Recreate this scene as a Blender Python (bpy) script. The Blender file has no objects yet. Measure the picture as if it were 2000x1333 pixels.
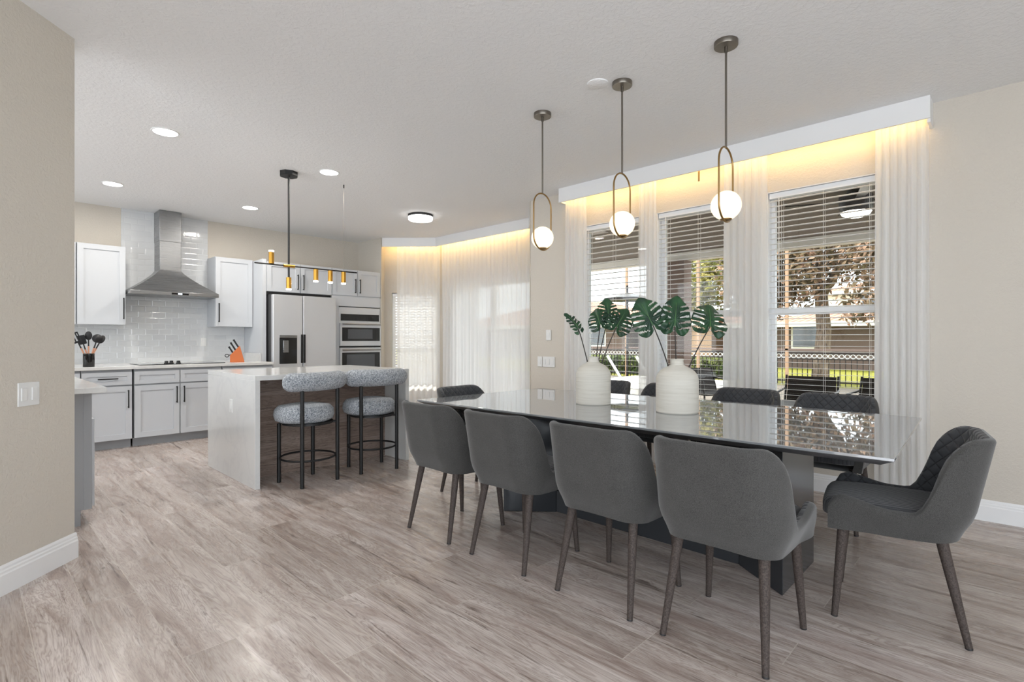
import bpy, bmesh, math, random
from mathutils import Vector, Matrix
from math import sin, cos, pi, radians as R
random.seed(7)
D = bpy.data
C = bpy.context.scene.collection
SC = bpy.context.scene

# ------------------------------------------------------------------ camera, world, sun, exposure
cam = D.cameras.new('camera'); co = D.objects.new('camera', cam); C.objects.link(co)
cam.sensor_width = 36; cam.lens = 1030 / 2000 * 36; cam.shift_y = -2.5 / 2000
cam.clip_start = .05; cam.clip_end = 300
co.location = (0, 0, 1.21); co.rotation_euler = (R(90), 0, R(43.8 - 90))
SC.camera = co
w = D.worlds.new('world'); SC.world = w; w.use_nodes = True
bg = w.node_tree.nodes['Background']; bg.inputs[0].default_value = (.88, .94, 1, 1); bg.inputs[1].default_value = 2.5
sun = D.lights.new('sun', 'SUN'); so = D.objects.new('sun', sun); C.objects.link(so)
sun.energy = 3.4; sun.angle = R(1.5); sun.color = (1, .93, .82)
so.location = (20, 30, 30); so.rotation_euler = Vector((-.42, -.62, -.66)).to_track_quat('-Z', 'Y').to_euler()
SC.view_settings.view_transform = 'Standard'; SC.view_settings.look = 'None'
SC.view_settings.gamma = 1; SC.view_settings.use_curve_mapping = False
SC.view_settings.exposure = 0.83

H = 2.88      # ceiling
def area_light(name, loc, size, power, color=(1, .95, .88), sy=None, rot=(0, 0, 0)):
    l = D.lights.new(name, 'AREA'); l.energy = power; l.color = color; l.size = size
    if sy: l.shape = 'RECTANGLE'; l.size_y = sy
    else: l.shape = 'DISK'
    o = D.objects.new(name, l); C.objects.link(o); o.location = loc; o.rotation_euler = rot
    return o

# ------------------------------------------------------------------ materials
def srgb(r, g, b):
    f = lambda c: (c / 255 / 12.92) if c / 255 <= .04045 else ((c / 255 + .055) / 1.055) ** 2.4
    return (f(r), f(g), f(b), 1)
def mat(name, col, rough=.5, metal=0, spec=.5, emit=None, es=0, coat=0, ior=None, aniso=0, sheen=0):
    m = D.materials.new(name); m.use_nodes = True
    b = m.node_tree.nodes['Principled BSDF']
    b.inputs['Base Color'].default_value = col if len(col) == 4 else (*col, 1)
    b.inputs['Roughness'].default_value = rough; b.inputs['Metallic'].default_value = metal
    b.inputs['Specular IOR Level'].default_value = spec
    if ior: b.inputs['IOR'].default_value = ior
    if emit: b.inputs['Emission Color'].default_value = (*emit, 1); b.inputs['Emission Strength'].default_value = es
    b.inputs['Coat Weight'].default_value = coat; b.inputs['Sheen Weight'].default_value = sheen
    b.inputs['Anisotropic'].default_value = aniso
    return m
class N:
    """tiny node helper"""
    def __init__(s, m): s.t = m.node_tree; s.b = s.t.nodes.get('Principled BSDF'); s.out = s.t.nodes.get('Material Output')
    def n(s, typ, **k):
        x = s.t.nodes.new(typ)
        for a, v in k.items(): setattr(x, a, v)
        return x
    def l(s, a, b): s.t.links.new(a, b)
    def math(s, op, a, b=None, c=None):
        x = s.n('ShaderNodeMath', operation=op)
        for i, v in enumerate((a, b, c)):
            if v is None: continue
            if hasattr(v, 'is_output'): s.l(v, x.inputs[i])
            else: x.inputs[i].default_value = v
        return x.outputs[0]
    def coord(s, scale=(1, 1, 1), kind='Object', src=None):
        mp = s.n('ShaderNodeMapping'); mp.inputs['Scale'].default_value = scale
        if src is None: src = s.n('ShaderNodeTexCoord').outputs[kind]
        s.l(src, mp.inputs[0]); return mp.outputs[0]
    def noise(s, vec, sc, det=4, rough=.5, dist=0, dims='3D'):
        x = s.n('ShaderNodeTexNoise'); x.noise_dimensions = dims
        x.inputs['Scale'].default_value = sc; x.inputs['Detail'].default_value = det
        x.inputs['Roughness'].default_value = rough; x.inputs['Distortion'].default_value = dist
        if vec is not None: s.l(vec, x.inputs['Vector'])
        return x
    def ramp(s, fac, stops):
        x = s.n('ShaderNodeValToRGB'); e = x.color_ramp.elements
        while len(e) < len(stops): e.new(.5)
        for el, (p, c) in zip(e, stops): el.position = p; el.color = c if len(c) == 4 else (*c, 1)
        s.l(fac, x.inputs[0]); return x.outputs[0]
    def mix(s, fac, a, b, mode='MIX'):
        x = s.n('ShaderNodeMix', data_type='RGBA', blend_type=mode)
        for i, v in ((0, fac), (6, a), (7, b)):
            if hasattr(v, 'is_output'): s.l(v, x.inputs[i])
            else: x.inputs[i].default_value = v
        return x.outputs[2]
    def bump(s, h, st=.3, d=.01, normal=None):
        x = s.n('ShaderNodeBump'); x.inputs['Strength'].default_value = st; x.inputs['Distance'].default_value = d
        s.l(h, x.inputs['Height'])
        if normal: s.l(normal, x.inputs['Normal'])
        s.l(x.outputs[0], s.b.inputs['Normal']); return x.outputs[0]

def textured_paint(name, col, scale=55, st=.35, dist=.004, rough=.85):
    m = mat(name, col, rough, spec=.25); k = N(m)
    v = k.coord()
    a = k.noise(v, scale, 5, .6, .6)
    r = k.ramp(a.outputs[0], [(.42, (0, 0, 0)), (.62, (1, 1, 1))])
    k.bump(r, st, dist)
    return m
M = {}
M['beige'] = textured_paint('beige_wall_paint', srgb(208, 201, 190))
M['ceiling'] = textured_paint('white_ceiling_paint', srgb(242, 242, 242), 34, .34, .0045, .9)
M['white'] = mat('white_trim_paint', srgb(236, 236, 236), .4)
M['white_plastic'] = mat('white_plastic', srgb(228, 228, 226), .35)
M['cab'] = mat('pale_grey_cabinet_paint', srgb(196, 199, 203), .42)
M['cabgap'] = mat('dark_cabinet_gap', srgb(120, 122, 125), .6)
M['toe'] = mat('grey_toe_kick', srgb(158, 160, 163), .5)
M['black'] = mat('matt_black_metal', srgb(15, 15, 16), .5)
M['blackgloss'] = mat('black_gloss_glass', srgb(12, 12, 14), .06, 0, .6)
M['greyglass'] = mat('dark_oven_glass', srgb(70, 72, 76), .08, 0, .8)
M['brass'] = mat('brushed_brass', srgb(158, 128, 84), .3, 1)
M['gold'] = mat('polished_gold', srgb(196, 148, 66), .3, 1)
M['nickel'] = mat('brushed_nickel', srgb(128, 122, 114), .32, 1)
M['slat'] = mat('white_blind_slat', srgb(240, 238, 234), .5)
M['led'] = mat('warm_led', (1, .7, .35), emit=(1, .66, .25), es=16)
M['bulb'] = mat('warm_opal_glass', (.9, .84, .74), .2, emit=(1, .82, .55), es=.62)
M['can'] = mat('downlight_lens', (1, 1, 1), emit=(1, .97, .92), es=14)
M['lens'] = mat('lit_lamp_lens', (1, 1, 1), emit=(1, .93, .82), es=9)
M['dark'] = mat('dark_plastic', srgb(28, 28, 30), .5)
M['gray_steel'] = mat('fridge_side_grey', srgb(95, 96, 98), .4, .6)
def steel():
    m = mat('brushed_stainless_steel', srgb(150, 151, 152), .3, 1); k = N(m)
    v = k.coord((2, 2, 260)); a = k.noise(v, 1.5, 3)
    k.l(k.ramp(a.outputs[0], [(.3, (.22,) * 3), (.7, (.38,) * 3)]), k.b.inputs['Roughness'])
    return m
M['steel'] = steel()
M['fridge'] = mat('satin_stainless_door', srgb(206, 208, 211), .36, .4)
def quartz():
    m = mat('white_quartz', srgb(212, 212, 210), .13, spec=.55); k = N(m)
    v = k.coord(); a = k.noise(v, 2.2, 6, .6, 1.2)
    k.l(k.mix(k.ramp(a.outputs[0], [(.45, (0, 0, 0)), (.5, (1, 1, 1)), (.55, (0, 0, 0))]), srgb(214, 214, 212), srgb(209, 209, 208)), k.b.inputs['Base Color'])
    return m
M['quartz'] = quartz()
def tile():
    m = mat('white_subway_tile', srgb(228, 231, 234), .09, spec=.6); k = N(m)
    tc = k.n('ShaderNodeTexCoord'); sp = k.n('ShaderNodeSeparateXYZ'); k.l(tc.outputs['Object'], sp.inputs[0])
    cb = k.n('ShaderNodeCombineXYZ'); k.l(sp.outputs[0], cb.inputs[0]); k.l(sp.outputs[2], cb.inputs[1])
    br = k.n('ShaderNodeTexBrick'); k.l(cb.outputs[0], br.inputs[0])
    br.inputs['Scale'].default_value = 1; br.inputs['Mortar Size'].default_value = .0022; br.inputs['Mortar Smooth'].default_value = .3
    br.inputs['Brick Width'].default_value = .15; br.inputs['Row Height'].default_value = .075
    br.inputs['Color1'].default_value = srgb(216, 218, 219); br.inputs['Color2'].default_value = srgb(208, 210, 212)
    br.inputs['Mortar'].default_value = srgb(214, 216, 218)
    k.l(br.outputs['Color'], k.b.inputs['Base Color'])
    br2 = k.n('ShaderNodeTexBrick'); k.l(cb.outputs[0], br2.inputs[0])
    br2.inputs['Scale'].default_value = 1; br2.inputs['Mortar Size'].default_value = .012; br2.inputs['Mortar Smooth'].default_value = 1
    br2.inputs['Brick Width'].default_value = .15; br2.inputs['Row Height'].default_value = .075
    nz = k.noise(k.coord(), 9, 2)
    h = k.math('SUBTRACT', k.math('MULTIPLY', nz.outputs[0], .5), br2.outputs['Fac'])
    k.bump(h, .5, .003)
    return m
M['tile'] = tile()
def floorwood(name='grey_washed_oak_planks', ax='y', dark=False, pw=.192, pl=1.21, off=(0, 0), joints=True):
    m = mat(name, srgb(170, 155, 145), .3, spec=.45); k = N(m)
    tc = k.n('ShaderNodeTexCoord'); sp = k.n('ShaderNodeSeparateXYZ'); k.l(tc.outputs['Object'], sp.inputs[0])
    A, B = (sp.outputs[1], sp.outputs[0]) if ax == 'y' else (sp.outputs[0], sp.outputs[2])
    A = k.math('ADD', A, off[0]); B = k.math('ADD', B, off[1])
    cb = k.n('ShaderNodeCombineXYZ'); k.l(A, cb.inputs[0]); k.l(B, cb.inputs[1])
    br = k.n('ShaderNodeTexBrick'); k.l(cb.outputs[0], br.inputs[0]); br.offset = .37; br.offset_frequency = 3
    for nme, v in (('Scale', 1), ('Mortar Size', .0019), ('Mortar Smooth', .1), ('Brick Width', pl), ('Row Height', pw), ('Bias', 0)):
        br.inputs[nme].default_value = v
    br.inputs['Color1'].default_value = (0, 0, 0, 1); br.inputs['Color2'].default_value = (1, 1, 1, 1); br.inputs['Mortar'].default_value = (.5, .5, .5, 1)
    rnd = k.n('ShaderNodeSeparateColor'); k.l(br.outputs['Color'], rnd.inputs[0]); rv = rnd.outputs[0]
    # grain coordinates, shifted per plank
    def gc(sa, sb, zz=37):
        c = k.n('ShaderNodeCombineXYZ'); k.l(k.math('MULTIPLY', A, sa), c.inputs[0]); k.l(k.math('MULTIPLY', B, sb), c.inputs[1])
        k.l(k.math('MULTIPLY', rv, zz), c.inputs[2]); return c.outputs[0]
    g1 = k.noise(gc(1.5, 11), 1.0, 8, .66, 1.0)
    g2 = k.noise(gc(4.5, 95), 1.0, 6, .65, .5)
    g3 = k.noise(gc(.9, 7.5, 51), 1.0, 4, .55, 2.2)
    # cathedral figure
    rings = k.math('SINE', k.math('MULTIPLY', g3.outputs[0], 88))
    rings = k.math('POWER', k.math('MULTIPLY', k.math('ADD', rings, 1), .5), 2.5)
    base = k.ramp(g1.outputs[0], [(.24, srgb(126, 108, 100)), (.37, srgb(168, 154, 147)), (.52, srgb(194, 184, 178)), (.72, srgb(220, 213, 209))])
    col = k.mix(k.math('MULTIPLY', rings, .42), base, srgb(130, 112, 102))
    fine = k.ramp(g2.outputs[0], [(.36, (.72, .69, .67)), (.58, (1.05, 1.05, 1.05))])
    col = k.mix(.55, col, fine, 'MULTIPLY')
    cr = k.noise(gc(1.15, 19, 71), 1.0, 6, .7, 1.6)
    crk = k.ramp(cr.outputs[0], [(.585, (0, 0, 0)), (.67, (1, 1, 1))])
    col = k.mix(k.math('MULTIPLY', crk, .75), col, srgb(88, 72, 66))
    tint = k.ramp(rv, [(0, (.82, .79, .77)), (.5, (1, .98, .965)), (1, (1.1, 1.09, 1.1))])
    col = k.mix(1, col, tint, 'MULTIPLY')
    if dark: col = k.mix(1, col, (.66, .60, .56, 1), 'MULTIPLY')
    if joints: col = k.mix(k.math('MULTIPLY', br.outputs['Fac'], .6), col, srgb(205, 196, 186))
    k.l(col, k.b.inputs['Base Color'])
    rr = k.ramp(g1.outputs[0], [(.3, (.32,) * 3), (.7, (.2,) * 3)]); k.l(rr, k.b.inputs['Roughness'])
    h = k.math('SUBTRACT', k.math('MULTIPLY', g2.outputs[0], .35), br.outputs['Fac'])
    k.bump(h, .25, .0015)
    return m
M['floor'] = floorwood(off=(.13, .19))
M['wood_panel'] = floorwood('dark_wood_island_panel', 'x', True, .2, 3, joints=False)
def fabric(name, c1, c2, scale=900, sheen=.3, rough=.95):
    m = mat(name, c1, rough, spec=.15, sheen=sheen); k = N(m)
    v = k.coord(); a = k.noise(v, scale / 3, 2, .7); b2 = k.noise(v, 14, 3)
    f = k.math('ADD', k.math('MULTIPLY', a.outputs[0], .9), k.math('MULTIPLY', b2.outputs[0], .1))
    k.l(k.ramp(f, [(.35, c1), (.65, c2)]), k.b.inputs['Base Color'])
    k.bump(a.outputs[0], .3, .001)
    return m
M['linen'] = fabric('grey_linen_upholstery', srgb(52, 51, 50), srgb(82, 81, 79), 1300)
def quilt():
    m = mat('shaded_diamond_quilting', srgb(62, 63, 66), .8, spec=.25, sheen=.25); k = N(m)  # slightly darker velvet, with backlight shading put into the colour
    at = k.n('ShaderNodeAttribute', attribute_name='quv'); sp = k.n('ShaderNodeSeparateXYZ'); k.l(at.outputs['Vector'], sp.inputs[0])
    q = pi / .058
    u = k.math('MULTIPLY', k.math('ADD', sp.outputs[0], sp.outputs[1]), q); v = k.math('MULTIPLY', k.math('SUBTRACT', sp.outputs[0], sp.outputs[1]), q)
    h = k.math('MINIMUM', k.math('ABSOLUTE', k.math('SINE', u)), k.math('ABSOLUTE', k.math('SINE', v)))
    h2 = k.math('POWER', h, .5)
    k.l(k.ramp(h, [(0, srgb(38, 39, 41)), (.25, srgb(66, 67, 70))]), k.b.inputs['Base Color'])
    k.bump(h2, .8, .008)
    return m
M['quilt'] = quilt()
def ribbed():
    m = mat('charcoal_channelled_seat', srgb(60, 61, 64), .85, spec=.2, sheen=.25); k = N(m)
    sp = k.n('ShaderNodeSeparateXYZ'); k.l(k.n('ShaderNodeTexCoord').outputs['Object'], sp.inputs[0])
    h = k.math('POWER', k.math('ABSOLUTE', k.math('SINE', k.math('MULTIPLY', sp.outputs[0], pi / .02))), .5)
    k.l(k.ramp(h, [(.1, srgb(40, 41, 43)), (.6, srgb(66, 67, 70))]), k.b.inputs['Base Color'])
    k.bump(h, .7, .004); return m
M['ribbed'] = ribbed()
M['leg'] = fabric('taupe_grey_leg', srgb(58, 52, 49), srgb(86, 77, 73), 500, 0, .55)
def boucle():
    m = mat('blue_grey_boucle', srgb(170, 176, 184), .95, spec=.1, sheen=.4); k = N(m)
    v = k.coord(); a = k.noise(v, 105, 3, .8, .8); b2 = k.noise(v, 60, 2)
    k.l(k.ramp(a.outputs[0], [(.38, srgb(92, 100, 112)), (.5, srgb(166, 172, 180)), (.6, srgb(222, 226, 230))]), k.b.inputs['Base Color'])
    k.bump(k.math('ADD', a.outputs[0], b2.outputs[0]), 1, .012); return m
M['boucle'] = boucle()
def vasem():
    m = mat('chalky_cream_ceramic', srgb(206, 202, 192), .8, spec=.2); k = N(m)
    v = k.coord((3, 3, 60)); a = k.noise(v, 1.6, 5, .65)
    k.l(k.ramp(a.outputs[0], [(.26, srgb(188, 184, 173)), (.40, srgb(206, 202, 192)), (.7, srgb(216, 213, 204))]), k.b.inputs['Base Color'])
    k.bump(a.outputs[0], .12, .001); return m
M['vase'] = vasem()
def leafm(name, c1, c2):
    m = mat(name, c1, .42, spec=.45); k = N(m)
    a = k.noise(k.coord(), 14, 3)
    k.l(k.ramp(a.outputs[0], [(.35, c1), (.65, c2)]), k.b.inputs['Base Color']); return m
M['monstera'] = leafm('deep_green_leaf', srgb(22, 52, 36), srgb(44, 84, 52))
M['stem'] = mat('dark_brown_green_stem', srgb(44, 38, 34), .5)
M['tabletop'] = mat('grey_back_painted_glass', srgb(172, 175, 178), .02, metal=.45, ior=2.0)
M['tableedge'] = mat('dark_grey_bevelled_edge', srgb(84, 85, 88), .35)
M['pedestal'] = mat('charcoal_lacquer_pedestal', srgb(52, 55, 59), .2, spec=.5)
def sheer(name='white_sheer_voile', lo=.84):
    m = D.materials.new(name); m.use_nodes = True; t = m.node_tree; t.nodes.clear()
    o = t.nodes.new('ShaderNodeOutputMaterial'); tr = t.nodes.new('ShaderNodeBsdfTransparent')
    tl = t.nodes.new('ShaderNodeBsdfTranslucent'); df = t.nodes.new('ShaderNodeBsdfDiffuse')
    tl.inputs[0].default_value = (.98, .98, .98, 1); df.inputs[0].default_value = (.95, .95, .95, 1)
    m1 = t.nodes.new('ShaderNodeMixShader'); m1.inputs[0].default_value = .35; t.links.new(tl.outputs[0], m1.inputs[1]); t.links.new(df.outputs[0], m1.inputs[2])
    m2 = t.nodes.new('ShaderNodeMixShader')
    lw = t.nodes.new('ShaderNodeLayerWeight'); lw.inputs[0].default_value = .35
    mr = t.nodes.new('ShaderNodeMapRange'); mr.inputs[3].default_value = lo; mr.inputs[4].default_value = .97
    t.links.new(lw.outputs['Facing'], mr.inputs[0]); t.links.new(mr.outputs[0], m2.inputs[0])
    t.links.new(tr.outputs[0], m2.inputs[1]); t.links.new(m1.outputs[0], m2.inputs[2]); t.links.new(m2.outputs[0], o.inputs[0])
    return m
M['sheer'] = sheer(); M['sheer_dense'] = sheer('double_white_sheer', .935)
def glass():
    m = D.materials.new('window_glass'); m.use_nodes = True; t = m.node_tree; t.nodes.clear()
    o = t.nodes.new('ShaderNodeOutputMaterial'); tr = t.nodes.new('ShaderNodeBsdfTransparent'); tr.inputs[0].default_value = (.96, .98, .97, 1)
    g = t.nodes.new('ShaderNodeBsdfGlossy'); g.inputs['Roughness'].default_value = .01
    fr = t.nodes.new('ShaderNodeFresnel'); fr.inputs[0].default_value = 1.35; mx = t.nodes.new('ShaderNodeMixShader')
    t.links.new(fr.outputs[0], mx.inputs[0]); t.links.new(tr.outputs[0], mx.inputs[1]); t.links.new(g.outputs[0], mx.inputs[2]); t.links.new(mx.outputs[0], o.inputs[0])
    return m
M['glass'] = glass()

# ------------------------------------------------------------------ mesh helpers
class MB:
    def __init__(s): s.v = []; s.f = []; s.q = None
    def add(s, vs, fs):
        n = len(s.v); s.v += [tuple(v) for v in vs]; s.f += [tuple(i + n for i in f) for f in fs]; return s
    def box(s, x0, x1, y0, y1, z0, z1):
        x0, x1 = sorted((x0, x1)); y0, y1 = sorted((y0, y1)); z0, z1 = sorted((z0, z1))
        return s.add([(x0, y0, z0), (x1, y0, z0), (x1, y1, z0), (x0, y1, z0), (x0, y0, z1), (x1, y0, z1), (x1, y1, z1), (x0, y1, z1)],
                     [(0, 3, 2, 1), (4, 5, 6, 7), (0, 1, 5, 4), (1, 2, 6, 5), (2, 3, 7, 6), (3, 0, 4, 7)])
    def prism(s, poly, z0, z1, poly2=None):
        n = len(poly); p2 = poly2 or poly
        vs = [(x, y, z0) for x, y in poly] + [(x, y, z1) for x, y in p2]
        return s.add(vs, [tuple(range(n - 1, -1, -1)), tuple(range(n, 2 * n))] + [(i, (i + 1) % n, n + (i + 1) % n, n + i) for i in range(n)])
    def tube(s, path, r, n=10, caps=True, closed=False):
        P = [Vector(p) for p in path]; L = len(P); rs = r if isinstance(r, (list, tuple)) else [r] * L
        up = None; vs = []
        for i, p in enumerate(P):
            if closed: t = P[(i + 1) % L] - P[i - 1]
            else: t = P[min(i + 1, L - 1)] - P[max(i - 1, 0)]
            t.normalize()
            if up is None: up = Vector((0, 0, 1)) if abs(t.z) < .9 else Vector((1, 0, 0))
            a = t.cross(up)
            if a.length < 1e-6: a = t.orthogonal()
            a.normalize(); b = t.cross(a).normalized(); up = -b if False else a.cross(t).normalized()
            for j in range(n):
                th = 2 * pi * j / n; vs.append(p + (a * cos(th) + b * sin(th)) * rs[i])
        fs = []
        for i in range(L if closed else L - 1):
            for j in range(n):
                k2 = ((i + 1) % L) * n
                fs.append((i * n + j, i * n + (j + 1) % n, k2 + (j + 1) % n, k2 + j))
        if caps and not closed: fs += [tuple(range(n - 1, -1, -1)), tuple((L - 1) * n + j for j in range(n))]
        return s.add(vs, fs)
    def cyl(s, p0, p1, r0, r1=None, n=20): return s.tube([p0, p1], [r0, r0 if r1 is None else r1], n)
    def lathe(s, prof, c=(0, 0, 0), n=40, sx=1, sy=1):
        vs = []; fs = []; L = len(prof)
        for r, z in prof:
            for j in range(n): th = 2 * pi * j / n; vs.append((c[0] + r * cos(th) * sx, c[1] + r * sin(th) * sy, c[2] + z))
        for i in range(L - 1):
            for j in range(n): fs.append((i * n + j, i * n + (j + 1) % n, (i + 1) * n + (j + 1) % n, (i + 1) * n + j))
        if prof[0][0] > 1e-5: fs.append(tuple(range(n - 1, -1, -1)))
        if prof[-1][0] > 1e-5: fs.append(tuple((L - 1) * n + j for j in range(n)))
        return s.add(vs, fs)
    def sphere(s, c, r, n=28, sz=1): return s.lathe([(max(r * sin(pi * i / 16), 1e-6), -r * cos(pi * i / 16) * sz) for i in range(17)], c, n)
    def grid(s, rows):
        n = len(rows[0]); vs = [p for r in rows for p in r]
        return s.add(vs, [(i * n + j, i * n + j + 1, (i + 1) * n + j + 1, (i + 1) * n + j) for i in range(len(rows) - 1) for j in range(n - 1)])
    def extrude_profile(s, p0, p1, nrm, prof):
        """profile (offset along nrm, z) swept from p0 to p1 (xy)"""
        n = len(prof); vs = []
        for p in (p0, p1):
            for o, z in prof: vs.append((p[0] + nrm[0] * o, p[1] + nrm[1] * o, z))
        return s.add(vs, [(i, (i + 1) % n, n + (i + 1) % n, n + i) for i in range(n)] + [tuple(range(n)), tuple(range(2 * n - 1, n - 1, -1))])
    def rot(s, ang, c=(0, 0), axis='Z'):
        m = Matrix.Translation(Vector((*c, 0)) if len(c) == 2 else Vector(c)) @ Matrix.Rotation(ang, 4, axis) @ Matrix.Translation(-(Vector((*c, 0)) if len(c) == 2 else Vector(c)))
        s.v = [tuple(m @ Vector(v)) for v in s.v]; return s
    def xf(s, m): s.v = [tuple(m @ Vector(v)) for v in s.v]; return s
def root_loc(o):
    while o.parent: o = o.parent
    return o.location
def obj(name, mb, m, parent=None, smooth=None, bevel=0, local=False, seg=2, quv=None):
    me = D.meshes.new(name)
    vs = mb.v
    if parent is not None and not local:
        l = root_loc(parent); vs = [(v[0] - l.x, v[1] - l.y, v[2] - l.z) for v in vs]
    me.from_pydata(vs, [], mb.f); me.validate(); me.update()
    bm = bmesh.new(); bm.from_mesh(me); bmesh.ops.recalc_face_normals(bm, faces=bm.faces); bm.to_mesh(me); bm.free()
    me.materials.append(M[m] if isinstance(m, str) else m)
    if quv:
        a = me.attributes.new('quv', 'FLOAT_VECTOR', 'POINT')
        for i, q in enumerate(quv): a.data[i].vector = q
    o = D.objects.new(name, me); C.objects.link(o)
    if smooth is not None:
        for p in me.polygons: p.use_smooth = True
        me.set_sharp_from_angle(angle=R(smooth))
    if bevel:
        b = o.modifiers.new('bevel', 'BEVEL'); b.width = bevel; b.segments = seg; b.limit_method = 'ANGLE'; b.angle_limit = R(40)
        for p in me.polygons: p.use_smooth = True
        me.set_sharp_from_angle(angle=R(50))
    if parent: o.parent = parent
    return o
def tag(o, label, cat, group=None, kind=None):
    if label: o['label'] = label
    if cat: o['category'] = cat
    if group: o['group'] = group
    if kind: o['kind'] = kind
    return o
def thing(name, label, cat, loc=(0, 0, 0), group=None):
    o = D.objects.new(name, None); C.objects.link(o); o.location = loc; o.empty_display_size = .1
    return tag(o, label, cat, group)
def struct(name, mb, m, **k):
    o = obj(name, mb, m, **k); o['kind'] = 'structure'; return o
def dup(root, loc, rotz=0, label=None, name=None):
    r = root.copy(); C.objects.link(r); r.location = loc; r.rotation_euler = (0, 0, rotz)
    if label: r['label'] = label
    def rec(src, dst):
        for ch in [o for o in D.objects if o.parent == src]:
            c = ch.copy(); C.objects.link(c); c.parent = dst; rec(ch, c)
    rec(root, r); return r

# ------------------------------------------------------------------ room shell
XW = 4.74          # dining window wall
YK = 8.22          # kitchen wall
XB = 5.60          # bay wall
struct('floor', MB().prism([(-2.6, -3.6), (XW + .02, -3.6), (XW + .02, 4.2), (XB + .02, 4.9), (XB + .02, 7.0), (4.95, 7.75), (4.95, 8.24), (-2.6, 8.24)], -.06, 0), 'floor')
struct('ceiling', MB().prism([(-2.6, -3.6), (XW + .3, -3.6), (XW + .3, 4.2), (XB + .3, 4.8), (XB + .3, 7.1), (5.1, 7.85), (5.1, 8.5), (-2.6, 8.5)], H, H + .12), 'ceiling')
# dining wall with three openings
WIN = [(.70, 1.54), (1.74, 2.57), (2.68, 3.49)]
ZS, ZH = .55, 2.46
wr = MB()
ys = [-3.6] + [v for w_ in WIN for v in w_] + [4.24]
for i in range(0, len(ys), 2): wr.box(XW, XW + .16, ys[i], ys[i + 1], 0, H)
for a, b in WIN: wr.box(XW, XW + .16, a, b, 0, ZS); wr.box(XW, XW + .16, a, b, ZH, H)
struct('wall_right', wr, 'beige')
# kitchen wall with tiles
wk = struct('wall_back', MB().box(-2.6, 4.95, YK, YK + .16, 0, H), 'beige')
t = MB().box(1.396, 2.388, YK - .012, YK + .01, 1.40, H); t.box(-.6, 2.87, YK - .012, YK + .01, .90, 1.40)
obj('tile_backsplash', t, 'tile', wk)['label'] = 'glossy white subway tile backsplash'
# stub wall beside the ovens and the bay walls
struct('wall_bay_stub', MB().prism([(4.735, 7.50), (4.77, 7.53), (4.93, 7.70), (4.93, 8.24), (4.735, 8.24)], 0, H), 'beige')
dA = Vector((XB - 4.93, 6.95 - 7.70)); LA = dA.length; uA = dA.normalized(); nA = Vector((-uA.y, uA.x))   # outward
if nA.x < 0: nA = -nA
def A(s, o): return (4.93 + uA.x * s + nA.x * o, 7.70 + uA.y * s + nA.y * o)
def slabA(mb, s0, s1, o0, o1, z0, z1): return mb.prism([A(s0, o0), A(s1, o0), A(s1, o1), A(s0, o1)], z0, z1)
wa = MB(); s0, s1 = .12, .90
slabA(wa, 0, s0, 0, .14, 0, H); slabA(wa, s1, LA + .06, 0, .14, 0, H); slabA(wa, s0, s1, 0, .14, 0, .5); slabA(wa, s0, s1, 0, .14, 2.0, H)
struct('wall_bay_left', wa, 'beige')
DY0, DY1, DH = 4.98, 6.74, 2.14
wb = MB(); wb.box(XB, XB + .14, 4.86, DY0, 0, H); wb.box(XB, XB + .14, DY1, 6.98, 0, H); wb.box(XB, XB + .14, DY0, DY1, DH, H)
struct('wall_bay_center', wb, 'beige')
struct('wall_bay_right', MB().prism([(4.735, 4.233), (4.90, 4.233), (5.74, 4.80), (5.74, 4.86), (5.60, 4.86), (4.83, 4.33)], 0, H), 'beige')
# diagonal hall wall on the left
def hw(s, o): c = math.sqrt(.5); return (.432 + c * s - c * o * -1 * -1, 3.777 + c * s + c * o)   # s<0 towards camera, o outward behind
struct('wall_hall', MB().prism([(.432, 3.777), (.30, 3.93), (-2.4, 1.23), (-2.268, 1.077)], 0, H), 'beige')
wl = MB().box(-2.6, -2.45, 1.0, 2.6, 0, H).box(-2.6, -2.45, 7.7, 8.3, 0, H).box(-2.6, -2.45, 2.6, 7.7, 0, .9).box(-2.6, -2.45, 2.6, 7.7, 2.6, H)  # unseen wall, its wide opening cut to let daylight into the kitchen
struct('wall_left_light_opening', wl, 'beige')
struct('wall_rear_light_block', MB().box(1.3, XW + .16, -3.75, -3.6, 0, H), 'beige')  # unseen wall, added to darken the right side of the room
# baseboards
BP = [(0, 0), (.016, 0), (.016, .095), (.012, .102), (.012, .112), (.008, .118), (.008, .128), (.003, .14), (0, .14)]
c45 = math.sqrt(.5)
struct('baseboard_hall', MB().extrude_profile((.437, 3.782), (-2.2, 1.145), (c45, -c45), BP), 'white')
bb = MB()
bb.extrude_profile((XW, -3.6), (XW, 4.233), (-1, 0), BP)
struct('baseboard_right', bb, 'white')
bb = MB(); bb.extrude_profile((XB, 4.86), (XB, DY0 - .05), (-1, 0), BP); bb.extrude_profile(A(0, 0), A(LA, 0), (-nA.x, -nA.y), BP)
struct('baseboard_bay', bb, 'white')

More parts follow.
